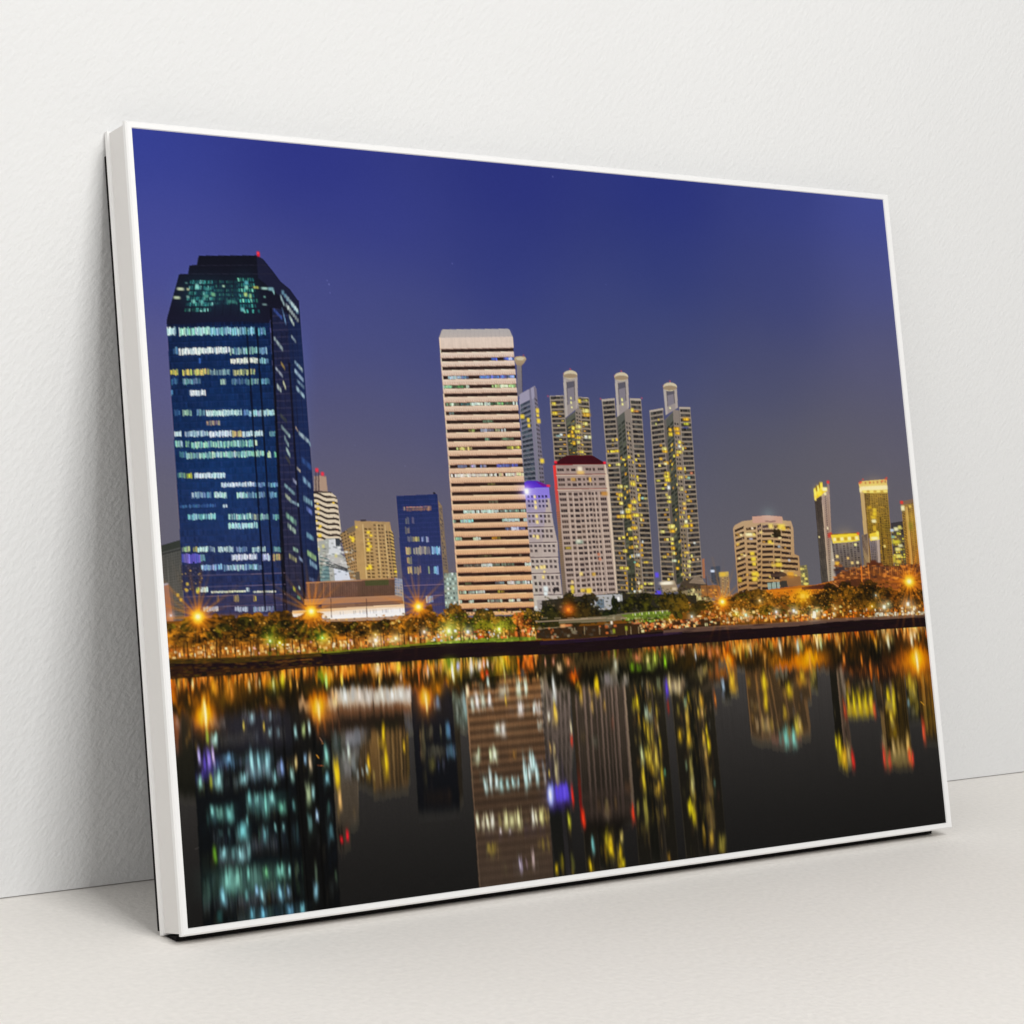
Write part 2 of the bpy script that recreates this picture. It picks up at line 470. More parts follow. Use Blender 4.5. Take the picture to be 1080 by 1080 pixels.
# ---- white stepped podium
poly(pz(z4,(90,610),(140,600),(150,590),(232,588),(242,690),(300,740),(332,775),(340,852),(110,862)), (160,162,158), 'white_podium')
poly(pz(z4,(165,600),(235,590),(242,690),(165,705)), (205,208,212)); poly(pz(z4,(205,588),(235,590),(238,640),(208,640)), (56,62,70))
poly(pz(z4,(195,775),(330,800),(338,850),(205,858)), (206,212,226)); poly(pz(z4,(160,690),(300,730),(335,780),(325,800),(150,740)), (180,178,176))
for k in range(3): line(z4(150,735+k*14), z4(345,806+k*4), 1.2, (44,44,50), .9)
poly(pz(z4,(105,770),(165,770),(175,860),(110,862)), (112,140,142)); Face(pz(z4,(105,700),(165,720),(172,860),(108,862))).rows(6, .45, (78,104,108), .8)
for k in range(26):
    x, y = z4(95+rng.random()*150, 615+rng.random()*150); lit(x, y, 2.4, 1.6, [(235,235,230),(90,96,100),(200,214,200),(120,124,120)][k % 4], .6)
for x, y in ((100,660),(130,640),(210,700)): lit(*z4(x,y), 3, 4, (210,200,120), .7)

# ---- tan apartment block
D = Face(pz(z4,(236,560),(336,505),(352,850),(300,850)), 'tan_apartments').fill((150,124,84),(168,136,92))
D.cells(15, 5, .5, .62, (66,56,42), .85, seed=31)
D2 = Face(pz(z4,(328,478),(552,486),(598,852),(346,848)), 'tan_apartments').fill((166,139,98),(178,146,96), noise=.12)
poly(pz(z4,(366,470),(400,468),(404,482),(366,484)), (70,64,72), 'tan_apartments'); poly(pz(z4,(280,530),(330,505),(336,540),(284,560)), (120,104,84))
D2.cells(15, 2, .58, .7, (92,72,44), .85, s0=.26, s1=.48, t0=.12, seed=32)
D2.cells(15, 1, .5, .5, (96,80,60), .8, s0=.52, s1=.64, t0=.05, seed=33)
D2.cells(15, 2, .5, .72, (84,68,50), .85, s0=.64, s1=.82, t0=.05, seed=34)
D2.cells(14, 2, .62, .7, (64,56,46), .9, s0=.84, s1=1.0, t0=.16, seed=35)
poly(pz(z4,(550,520),(572,560),(600,850),(585,850)), (190,160,96), 'tan_apartments')
Face(pz(z4,(552,545),(575,560),(598,850),(580,850))).rows(14, .5, (74,62,48), .85)
for x, y, s_ in ((415,552,5),(432,572,4),(418,622,4.5),(415,660,6),(430,640,4),(425,765,5),(408,780,4.5),(430,778,4),(316,590,5.5),(318,606,4),(340,518,3),(412,598,3),(300,580,3),(588,800,3.4)): lit(*z4(x,y), s_*.72, s_*.6, (245,205,60), .95); glow(*z4(x,y), s_*.5, (120,80,0), .4)
for x in (380, 470, 520): line(z4(x,500), z4(x+24,845), .9, (226,196,146), .55)
poly(pz(z4,(335,800),(360,800),(362,850),(335,850)), (110,96,76), 'tan_apartments')

# ---- blue glass tower
A = Face([z1(70,515), z1(722,490), (302,650), (196,653)], 'glass_tower').fill((8,26,58),(16,42,84),(48,48,84), noise=.25)
A.rect(0, 1, 0, .015, (10,14,34))
side = Face([(285.3,318), (316.3,316.5), (341.5,650), (302,650)], 'glass_tower').fill((24,29,58),(30,35,68),(46,44,64), noise=.3)
side.rows(44, .22, (62,58,84), .45)
side.rect(.56, 1, 0, 1, (16,34,74), .5); side.rect(0, .10, 0, 1, (9,9,18), .0); side.rect(0, .055, 0, 1, (9,9,18), .8)
side.rect(.50, .56, .2, 1, (14,13,24), .8)
for k in range(5): side.rect(.15+k*.17, .165+k*.17, .1, 1, (16,16,30), .5)
A.rows(44, .16, (30,50,104), .35)
A.cells(44, 46, .8, .8, None, .30, colset=[(10,28,70),(24,52,108),(18,40,88),(36,50,100)], seed=9)
# dark crown, stepped
crown = [z1(*p) for p in ((68,520),(72,485),(148,206),(205,203),(214,150),(262,146),(273,88),(640,86),(682,110),(702,142),(746,190),(792,252),(850,300),(906,378),(912,520),(800,430),(738,420),(722,515),(560,506),(330,512),(160,525))]
poly(crown, (13,15,28), 'glass_tower', grad=(20,20,40))
poly(pz(z1,(640,86),(682,110),(746,190),(792,252),(850,300),(906,378),(910,500),(860,440),(790,350),(735,300),(650,230)), (25,27,52))
for a_, b_ in (((214,152),(700,148)),((205,204),(745,205)),((262,146),(270,100))):
    line(z1(*a_), z1(*b_), .7, (40,38,56), .6)
CR = Face([z1(160,210), z1(640,215), z1(700,490), z1(85,500)], None)
CR.cells(6, 20, .62, .62, None, .75, t0=.12, t1=.86, s0=.14, s1=.44, colset=[(40,110,112),(62,150,146),(26,74,82),(84,180,168),(34,88,76),(140,215,205)], drop=.10, seed=21)
CR.cells(6, 14, .6, .6, None, .6, t0=.12, t1=.7, s0=.44, s1=.74, colset=[(26,64,70),(40,92,92),(20,44,54),(52,108,92)], drop=.12, seed=22)
CR.cells(7, 7, .62, .6, None, .8, t0=.06, t1=.9, s0=.74, s1=.96, colset=[(36,110,116),(70,160,150),(120,200,170),(30,76,84),(46,104,90)], drop=.10, seed=23)
for x, y, w, h, c in [(262,285,26,34,(150,220,205)),(575,260,26,26,(90,170,180)),(575,290,24,26,(150,215,190)),(570,335,22,26,(190,210,110)),(430,282,14,14,(170,200,170)),
      (240,380,26,24,(130,210,190)),(290,380,30,20,(100,180,170)),(365,335,26,24,(120,170,120)),(550,430,26,26,(110,190,190)),(600,345,16,30,(150,190,130)),(288,440,16,10,(150,210,200)),
      (158,300,46,18,(210,220,180)),(205,302,18,16,(180,180,140)),(135,355,44,18,(200,215,180)),(205,350,20,16,(120,160,150)),(195,262,16,10,(80,120,120)),
      (635,290,36,16,(190,190,90)),(690,296,44,16,(170,210,200)),(730,300,36,22,(140,190,200)),(690,350,14,14,(100,150,140)),(690,398,30,12,(120,150,150)),
      (480,380,60,22,(60,120,110)),(330,300,40,22,(60,120,116)),(320,345,40,20,(80,140,120))]:
    X, Y = z1(x, y); lit(X, Y, w/6, h/6, c, .85)
glow(*z1(290,330), 22, (10,60,62), .5, ry=16); glow(*z1(570,330), 12, (10,66,66), .5, ry=18); glow(*z1(430,330), 20, (8,36,40), .5, ry=14)
for k in range(9):
    line(z1(270+k*48-14, 235), z1(235+k*50-14, 470), .6, (14,14,28), .8)
def slant(zf, x0, y0, x1, y1, w, col, a=.9, n=7, seed=0):
    r = np.random.default_rng(int(x0*3+y0)+seed)
    for k in range(n):
        u = (k+.5)/n; X, Y = zf(x0+(x1-x0)*u, y0+(y1-y0)*u)
        f = .5+.5*r.random(); lit(X, Y, abs(x1-x0)/n/6*1.15, w/6*(.8+.3*r.random()), np.array(col)*f+np.array([20,24,44])*(1-f), a)
for q in [(798,312,905,455,30,(120,170,190)),(825,345,900,440,26,(200,225,225)),(822,395,905,505,28,(210,228,220)),(845,470,875,525,30,(200,220,210)),(790,345,815,400,34,(170,200,200)),
          (735,300,752,325,26,(150,200,200)),(748,430,800,485,24,(70,100,190)),(800,420,825,520,30,(110,150,190)),(750,610,805,685,30,(200,220,215)),(860,600,888,635,24,(160,180,190)),
          (760,800,805,855,22,(190,200,210)),(795,770,818,805,26,(190,160,80)),(770,915,795,945,34,(200,215,205)),(808,890,824,930,30,(210,215,180)),(880,760,930,820,28,(150,180,200)),
          (880,815,935,880,30,(170,195,215)),(890,925,942,985,30,(180,210,220)),(895,880,940,925,24,(130,160,180)),(905,785,930,815,22,(190,210,200))]:
    slant(z1, *q)
for q in [(795,360,850,425,26,(170,200,195)),(815,430,840,480,36,(170,200,200)),(825,500,850,545,34,(180,205,200)),(905,400,965,455,30,(180,200,205)),(885,365,900,390,20,(190,170,150)),
          (925,570,985,625,40,(50,80,140)),(930,690,980,740,36,(150,190,215)),(815,730,880,790,26,(150,190,195)),(820,795,860,835,30,(190,200,170)),(850,830,905,860,22,(160,190,200)),
          (935,815,990,850,40,(140,180,190)),(955,880,990,910,34,(120,140,210)),(825,920,890,975,40,(150,200,170)),(835,985,885,1030,36,(190,215,190)),(870,700,890,720,26,(160,165,190)),
          (955,1045,1000,1075,34,(140,190,205)),(895,625,915,645,20,(190,180,160)),(965,450,980,480,30,(160,190,200)),(790,290,830,330,30,(70,74,70)),(820,550,850,590,30,(74,72,68))]:
    slant(z2, *q)
for q in [(960,320,1015,360,40,(170,205,140)),(975,380,1020,415,40,(160,200,220)),(845,340,890,370,34,(190,185,130)),(870,295,900,310,30,(170,205,180)),(905,350,930,375,24,(160,180,210)),
          (870,545,885,560,30,(190,210,80)),(905,540,915,550,24,(200,225,220)),(895,600,915,610,22,(130,190,150)),(970,485,1010,500,26,(90,105,140))]:
    slant(z3, *q)
T = (165,218,208)
for zf, y, h, runs in [
  (z1, 568, 60, [(72,128,(190,225,225)),(148,350,(165,220,200)),(350,470,(150,205,215)),(470,625,(150,210,215)),(650,695,(120,180,200))]),
  (z1, 692, 50, [(112,140,(90,140,170)),(145,470,(215,232,220)),(470,645,(150,190,180)),(650,705,(130,180,190))]),
  (z1, 755, 42, [(475,645,(225,235,205)),(660,712,(140,180,200)),(270,290,(50,90,150))]),
  (z1, 828, 44, [(92,142,(215,200,80)),(170,345,(215,205,100)),(345,470,(140,165,160)),(490,628,(225,220,130))]),
  (z1, 886, 46, [(100,140,(60,100,140)),(170,285,(110,150,150)),(410,445,(180,205,170)),(480,580,(80,110,130)),(580,650,(120,160,150)),(670,720,(100,150,170))]),
  (z1, 958, 44, [(95,108,(120,170,200)),(215,316,(215,228,228))]),
  (z2, 275, 46, [(120,155,(60,110,150)),(170,228,(170,205,170)),(260,312,(110,150,160)),(320,545,(185,220,210)),(555,590,(100,140,180)),(590,750,(165,205,210))]),
  (z2, 340, 36, [(322,410,(150,125,110))]),
  (z2, 408, 44, [(118,165,(190,215,215)),(185,330,(170,195,205)),(335,480,(200,215,225)),(485,545,(215,190,110)),(548,690,(180,210,215)),(720,755,(100,140,150))]),
  (z2, 474, 50, [(122,170,(160,210,190)),(190,212,(130,190,150)),(225,642,(160,218,188))]),
  (z2, 540, 46, [(150,200,(80,130,140)),(195,692,(165,215,190)),(708,728,(190,225,170)),(750,790,(120,180,150))]),
  (z2, 672, 42, [(138,188,(120,165,140)),(196,230,(190,215,50)),(245,345,(200,215,225)),(345,440,(180,210,215))]),
  (z2, 730, 34, [(415,625,(190,205,220)),(628,690,(120,150,180)),(705,800,(110,150,180))]),
  (z2, 796, 46, [(225,300,(170,195,205)),(300,352,(110,150,170)),(370,447,(175,215,210)),(514,562,(170,210,200)),(565,692,(130,170,180)),(720,765,(120,160,180))]),
  (z2, 866, 24, [(150,380,(60,92,140)),(425,452,(180,205,215))]),
  (z2, 934, 46, [(204,378,(150,215,205)),(458,505,(150,200,190)),(510,612,(160,220,195)),(612,655,(160,170,140)),(655,722,(150,200,180)),(740,782,(110,160,160))]),
  (z2, 990, 46, [(460,645,(165,218,215))]),
  (z3, 300, 40, [(166,215,(195,210,150)),(238,262,(210,205,90)),(265,332,(185,220,210)),(342,372,(160,180,190)),(395,490,(180,205,205)),(510,580,(110,130,160)),(610,695,(170,200,195)),(745,800,(120,170,160))]),
  (z3, 350, 48, [(480,640,(205,212,225)),(668,722,(175,195,235)),(735,832,(205,165,100))]),
  (z3, 414, 44, [(288,420,(150,185,225)),(430,642,(160,200,210)),(645,680,(110,140,160))]),
  (z3, 556, 36, [(255,278,(190,215,90)),(280,330,(195,225,215)),(570,592,(170,190,190)),(805,830,(150,190,190))]),
  (z3, 568, 14, [(350,570,(200,205,180)),(615,760,(200,205,185))]),
  (z3, 612, 50, [(492,528,(205,180,80)),(618,636,(200,175,70)),(385,400,(140,110,50))]),
  (z3, 678, 40, [(300,396,(205,215,230)),(500,582,(180,200,215)),(618,760,(155,180,205))])]:
    for xa, xb, c in runs:
        A.zrow(zf, y, h*.84, xa, xb, np.clip(np.array(c)*1.08+6, 0, 255), cell=.0095, lo=.30)
for y in (455, 528, 588, 655, 720): line(z3(180,y+14), z3(820,y-6), .8, (128,112,140), .55)
for (a0, b0), w in (((z1(576,540), z3(694,690)), 2.1), ((z1(640,540), z3(757,690)), 2.1)): line(a0, b0, w, (8,12,28), .92)
line(z1(730,420), z3(812,690), 2.4, (8,8,16), .8)
for y_ in (360, 400, 440, 480, 520, 560): glow(240, y_, 40, (0,18,44), .32, ry=26)
for y_ in (380, 440, 500, 560): glow(322, y_, 8, (6,16,40), .4, ry=34)
# dark tree and purple sign in front of its foot
poly(pz(z3,(160,400),(285,390),(300,500),(250,560),(165,560)), (46,44,62), 'glass_tower', a=.55)
A.zrow(z3, 356, 60, 165, 286, (128,120,235), cell=.02, lo=.45)
A.zrow(z3, 356, 44, 282, 312, (120,190,180), cell=.02, lo=.5)
for k in range(60):
    x, y = z3(165+rng.random()*130, 395+rng.random()*170); lit(x, y, 1.4, 1.4, [(24,22,34),(90,84,110),(190,160,90),(60,60,90)][k % 4], .7)
for x, y in ((195,560),(200,520),(160,620),(140,590),(265,572)): lit(*z3(x,y), 3, 3.4, (225,190,70), .8)
poly(pz(z3,(165,600),(830,585),(840,760),(180,760)), (96,70,82), a=.22)
lit(*z1(650,78), 3.2, 5.4, (225,20,40), .95); lit(*z1(648,72), 1.6, 2, (255,90,100), .8)

for k in range(70):
    x, y = z4(110+rng.random()*220, 640+rng.random()*200); lit(x, y, 1.6+3*rng.random(), 1+rng.random(), [(236,238,236),(70,78,84),(190,200,196),(110,116,116)][k % 4], .5)
# ---- brown podium wall with the white lit sign
poly(pz(z4,(580,840),(640,850),(640,1020),(585,1010)), (150,150,164), 'brown_podium', grad=(172,150,120))
Face(pz(z4,(582,845),(632,850),(636,960),(584,950))).cells(6,3,.6,.7,(110,124,150),.8,seed=36)
E_ = Face(pz(z4,(20,868),(582,840),(584,952),(20,972)), 'brown_podium').fill((112,84,72),(108,78,64), noise=.2)
E_.cells(1, 40, 1, .30, (88,58,48), .55, seed=37); E_.rect(.57, 1, 0, 1, (84,62,48), .5)
E_.rect(.66, .93, .0, .38, (66,76,40), .75); E_.rect(0, 1, 0, .07, (176,132,96), .8)
for s_ in (.02, .1, .19, .26): E_.rect(s_, s_+.012, .1, 1, (176,120,84), .6)
poly(pz(z4,(10,975),(584,950),(632,962),(634,985),(584,985),(10,1012)), (164,126,96), 'brown_podium', grad=(172,124,86))
poly(pz(z4,(120,1010),(584,985),(634,985),(640,1015),(120,1036)), (132,98,78), 'brown_podium')
for k in range(4): line(z4(330,1000+k*7), z4(636,984+k*7), .5, (96,70,60), .6)
sg = Face([(309,646.5), (427.5,638.2), (428.5,649.5), (309,654)], 'brown_podium').fill((236,212,186),(244,238,234))
poly([(309,645),(427.5,637.6),(427.6,640),(309,648)], (226,190,156), 'brown_podium')
poly([(349,650),(428.4,641.8),(428.5,649.5),(349,654.5)], (244,240,238), 'brown_podium')
sg.cells(1, 44, .55, .42, (150,146,160), .55, t0=.3, t1=.95, s0=.40, s1=.99, drop=.3, seed=38, var=.5)
for x in (349.5, 387): line((x,632), (x+.8,652), 1.0, (90,66,60), .8)
poly([(308,655),(428.5,650),(428.5,654),(308,660)], (196,150,104), 'brown_podium', a=.7)

# ---- blue slab
poly(pz(z4,(855,345),(882,385),(925,830),(890,830)), (120,104,92), 'blue_slab')
Face(pz(z4,(862,360),(880,390),(922,830),(896,830))).cells(24, 2, .5, .6, None, .75, colset=[(60,54,60),(170,140,84),(90,80,80)], seed=40)
Fb = Face(pz(z4,(592,320),(853,308),(905,1080),(646,1080)), 'blue_slab').fill((32,46,94),(46,54,100),(70,64,102), noise=.14)
Fb.rows(26, .12, (66,70,128), .4); Fb.cells(1, 16, 1, .1, (30,36,84), .5, seed=4)
poly(pz(z4,(822,308),(826,298),(838,298),(842,308)), (30,26,36), 'blue_slab')
Fb.zrow(z4, 402, 30, 636, 648, (170,140,120), cell=.02); Fb.zrow(z4, 404, 22, 655, 815, (130,98,92), cell=.03, lo=.6); Fb.zrow(z4, 390, 6, 655, 815, (176,140,124), cell=.03, lo=.7); Fb.zrow(z4, 402, 30, 788, 800, (190,150,120), cell=.02)
for y, h, runs in [(478,44,[(650,672,(110,110,120)),(690,705,(90,90,120))]),(540,46,[(648,676,(120,115,110))]),(594,36,[(662,690,(120,120,130)),(690,738,(190,175,110)),(752,768,(150,180,220)),(780,796,(160,185,215))]),
                   (668,52,[(652,686,(190,175,120)),(700,806,(180,172,150)),(816,868,(150,190,225))]),(730,46,[(660,690,(165,150,110))]),(792,50,[(664,692,(190,180,120)),(704,722,(170,160,120)),(724,748,(190,180,140)),(794,803,(190,170,130)),(828,858,(150,195,225))]),
                   (975,44,[(780,824,(165,195,230))])]:
    for xa, xb, c in runs: Fb.zrow(z4, y, h, xa, xb, c, cell=.03, lo=.45)
for y in (888, 958): line(z4(640,y+4), z4(890,y-8), .8, (128,108,140), .7)
line(z4(690,830), z4(700,960), .9, (96,80,110), .7)
# ---- small pale block between the slab and the striped tower
G0 = Face(pz(z4,(893,812),(972,806),(1000,1080),(905,1080)), 'pale_block').fill((142,156,148),(150,160,150))
G0.cells(9, 5, .5, .6, None, .8, colset=[(70,84,84),(170,200,190),(96,110,104),(200,225,215)], seed=41)
# ---- mushroom-topped tower behind the striped one
poly(pz(z5,(560,265),(592,300),(600,470),(612,480),(606,300),(636,262)), (128,120,116), 'round_head_tower')
poly(pz(z5,(575,290),(606,290),(612,500),(580,500)), (130,122,122), 'round_head_tower', grad=(112,108,122))
line(z5(606,300), z5(610,470), .7, (70,66,80), .8)
poly(pz(z5,(556,258),(570,248),(600,244),(628,248),(636,262),(620,290),(600,308),(572,300)), (176,158,128), 'round_head_tower', grad=(140,124,104))
poly(pz(z5,(568,256),(600,248),(628,256),(612,270),(580,270)), (190,180,156)); lit(*z5(618,240), 1.6, 2, (150,70,80), .8)
H = Face(pz(z5,(590,488),(690,432),(752,1130),(622,1130)), 'grey_fin_tower').fill((134,132,150),(118,116,126))
H.rect(0, 1, 0, .105, (150,146,166))
H.rows(20, .60, (52,60,72), .88, t0=.1, s0=.04, s1=.62); H.rows(20, .22, (74,86,92), .6, t0=.1, s0=.04, s1=.62, off=.35)
H.cells(20, 3, .55, .8, None, .6, t0=.1, s0=.04, s1=.62, colset=[(40,46,58),(70,84,92),(54,62,80),(30,36,46)], seed=42)
H.rect(.62, .74, 0, 1, (124,120,138), 1)
H2_ = Face(pz(z5,(682,432),(700,450),(752,1060),(722,1060)), 'grey_fin_tower').fill((118,112,128))
H2_.cells(20, 2, .5, .7, (60,56,60), .8, seed=43, t0=.12)
for x, y, w, h in ((706,590,3.6,5.4),(713,655,4,5),(735,908,4.4,5),(708,620,3,3),(610,627,4.6,4.6),(648,650,3,4.6),(652,685,3,4)): lit(*z5(x,y), w, h, (240,206,70), .95)

# ---- white stepped tower with the purple roof
I = Face(pz(z6,(622,150),(776,140),(868,880),(680,930)), 'stepped_tower').fill((150,142,182),(172,158,152),(186,178,166), noise=.1)
poly(pz(z6,(770,140),(790,300),(832,500),(836,620),(868,885),(820,930),(700,930)), (178,164,158), 'stepped_tower')
I.rect(0, 1, 0, .10, (138,124,214)); 
for y0, y1, x0, x1, n in ((195,285,640,775,3),(318,385,645,792,2),(412,480,650,808,2),(508,570,655,825,2),(605,672,665,835,2),(705,825,680,845,3)):
    Fw = Face(pz(z6,(x0,y0),(x1,y0),(x1+(y1-y0)*.09,y1),(x0+(y1-y0)*.09,y1)), None)
    cs = [(38,34,70),(52,46,84),(30,28,60)] if y0 < 200 else [(58,50,54),(76,66,66),(46,40,44)]
    Fw.cells(n, 6, .55, .62, None, .85, colset=cs, seed=int(y0), drop=.04)
for y, x0, x1 in ((308,632,798),(398,640,806),(496,648,826),(590,655,836),(692,665,850),(828,680,860)):
    line(z6(x0,y), z6(x1,y-2), 1.3, (96,82,86), .9); line(z6(x0,y+7), z6(x1,y+5), .8, (205,190,180), .7)
for x, y, w, h in ((688,205,2.4,3.6),(692,240,2.6,4),(694,272,2.6,4),(700,328,3,4),(704,365,3,4),(706,460,3.4,4.4),(682,455,2.4,3),(730,652,3.2,4),(748,650,3,4),(700,656,2.6,3),(742,715,3,4),(748,680,2.2,2.4)):
    lit(*z6(x,y), w, h, (250,222,140), .95)
for x, y, w, h in ((757,790,5,6),(757,820,4,4),(705,935,4.4,4),(755,905,3.4,4.6),(698,905,3,3)): lit(*z6(x,y), w, h, (225,238,240), .95)
poly(pz(z6,(805,778),(838,776),(842,800),(825,800),(808,824)), (34,28,32), a=.85); poly(pz(z6,(700,860),(750,858),(752,910),(705,912)), (120,112,116), a=.8)
poly(pz(z6,(690,835),(868,825),(872,890),(700,935)), (190,184,176), 'stepped_tower', a=.45)
poly(pz(z6,(618,118),(640,104),(705,104),(778,134),(775,146),(620,152)), (74,40,178), 'stepped_tower', grad=(92,44,190)); poly(pz(z6,(690,106),(735,116),(778,136),(770,142),(740,140)), (120,20,110), a=.7)
lit(*z6(774,136), 4, 2.6, (235,50,70), .9)

# ---- striped office tower
G = Face([z5(84,130), z5(549,122), (564.5,648), (485.5,650)], 'striped_tower').fill((212,194,182),(214,178,150),(218,166,122), noise=.08)
poly(pz(z5,(84,130),(100,82),(108,76),(520,71),(530,78),(549,122)), (166,162,164), 'striped_tower', grad=(178,168,162))
line(z5(84,130), z5(549,122), .9, (206,190,182), .8)
for k in range(18): line(z5(100+k*26,78), z5(90+k*27,128), .35, (140,134,138), .35)
t_of = lambda y: G.st(*z5(320, y))[1]
G.cells(1, 60, 1, .3, (178,150,140), .25, t0=0, t1=t_of(204), seed=6)
rows_y = [208,265,320,378,437,490,548,605,660,716,773,829,885,942,999,1058]
rows_y += [y+930 for y in (185,240,300,358,412,470,525,582,640,697,755,810,868,925)]
lr = {1:[(.68,.76,(80,110,215)),(.85,1,(90,120,220)),(.92,.97,(190,215,250))], 3:[(.08,.26,(195,222,240)),(.26,.35,(110,140,190)),(.50,.64,(110,150,230)),(.64,.98,(105,140,220)),(.92,.98,(170,200,250))],
 4:[(0,.12,(165,215,170)),(.12,.31,(90,135,95)),(.31,.35,(225,240,220)),(.66,1,(180,215,155)),(.78,.88,(225,240,210))],
 6:[(0.03,.20,(150,190,145)),(.08,.13,(225,240,225)),(.22,.35,(70,110,110)),(.35,.62,(215,242,225)),(.62,.71,(70,110,80)),(.71,.80,(145,195,145)),(.80,.92,(80,110,90)),(.93,.99,(225,240,225))],
 7:[(.06,.12,(110,135,130))], 8:[(.50,.64,(100,135,110))], 9:[(.30,.38,(160,165,100)),(.46,.56,(190,200,225)),(.56,.64,(150,160,180)),(.66,.72,(170,180,150)),(.74,.80,(190,195,205))],
 10:[(.51,.57,(150,200,165)),(.73,.90,(100,135,105))], 11:[(.12,.33,(232,228,140)),(.80,.99,(205,200,90))], 13:[(.12,.24,(110,120,150)),(.28,.36,(190,200,240)),(.42,.50,(165,175,215)),(.64,.93,(95,115,205))],
 14:[(.02,.05,(255,250,225)),(.07,.63,(255,251,228)),(.66,.72,(225,215,165)),(.75,.88,(255,251,225)),(.88,1,(255,242,190))], 15:[(.5,.6,(95,90,50))], 17:[(.5,.62,(110,115,90))],
 18:[(.15,.62,(205,235,220)),(.64,.90,(165,205,190)),(.92,.98,(170,200,190))], 19:[(0,.04,(150,190,170)),(.1,.27,(165,220,205)),(.66,.89,(200,232,228)),(.95,1,(200,232,228))],
 20:[(.69,.96,(110,120,175)),(.77,.87,(205,212,232))], 21:[(0,.1,(160,205,170)),(.12,.25,(56,44,26)),(.25,.35,(215,232,200)),(.5,.57,(170,130,40)),(.57,.62,(120,110,50))],
 23:[(.3,.48,(90,84,56)),(.85,.88,(130,120,100))], 24:[(.1,.32,(110,112,98)),(.33,.48,(222,236,224)),(.48,.58,(120,136,120)),(.6,.78,(110,128,110)),(.92,1,(220,232,222))],
 26:[(.1,.18,(90,100,70)),(.5,.62,(125,140,145)),(.66,.76,(238,238,232)),(.77,.9,(160,178,170)),(.9,1,(222,228,224))], 27:[(.02,.11,(205,228,200)),(.13,.22,(205,225,210)),(.23,.35,(210,230,212)),(.52,.55,(235,215,80)),(.56,.61,(140,120,50))],
 28:[(0,.04,(225,235,220)),(.13,.2,(205,222,205)),(.38,.58,(165,182,165)),(.66,.74,(230,234,190)),(.77,.82,(220,230,215)),(.94,1,(120,140,110))], 29:[(.3,.38,(195,215,225)),(.18,.22,(160,170,150))]}
for i, y in enumerate(rows_y):
    tc = t_of(y); hh = 20.5/6/292
    sl_ = G.sl; d = G.t-tc+(G.s-.5)*.0
    m = G.m & (np.abs(d) < hh/2+.0006) & (G.s > .012)
    blend(sl_, m, (30,19,20), .97)
    m2 = G.m & (d > hh/2) & (d < hh/2+.0035); blend(sl_, m2, (250,214,180), .28)
    m3 = G.m & (d < -hh/2) & (d > -hh/2-.0035); blend(sl_, m3, (120,84,70), .40)
    G.litrow(.03, .99, tc, hh*.7, (64,46,40), cell=.028, lo=.0, a=.55, seed=i+50, ragged=.2)
    for sa, sb, c in lr.get(i, []): G.litrow(sa, sb, tc, hh*.98, c, cell=.021, lo=.38, seed=i*31+int(sa*100), ragged=.25)
u = (G.t-t_of(208))/(t_of(1058)-t_of(208))*15
fr = u-np.floor(u)
blend(G.sl, G.m & (np.abs(fr-.62) < .09) & (u > 0) & ((np.floor(G.s*64) % 2) < 1), (150,96,82), .28)
G.rect(0, .016, 0, 1, (240,206,180), .35)
lit(*z6(636,172), 6.4, 8, (215,215,255), 1.0, p=2); glow(*z6(636,172), 8, (110,100,230), .7); lit(*z6(637,172), 3.6, 5, (255,255,255), 1.0)

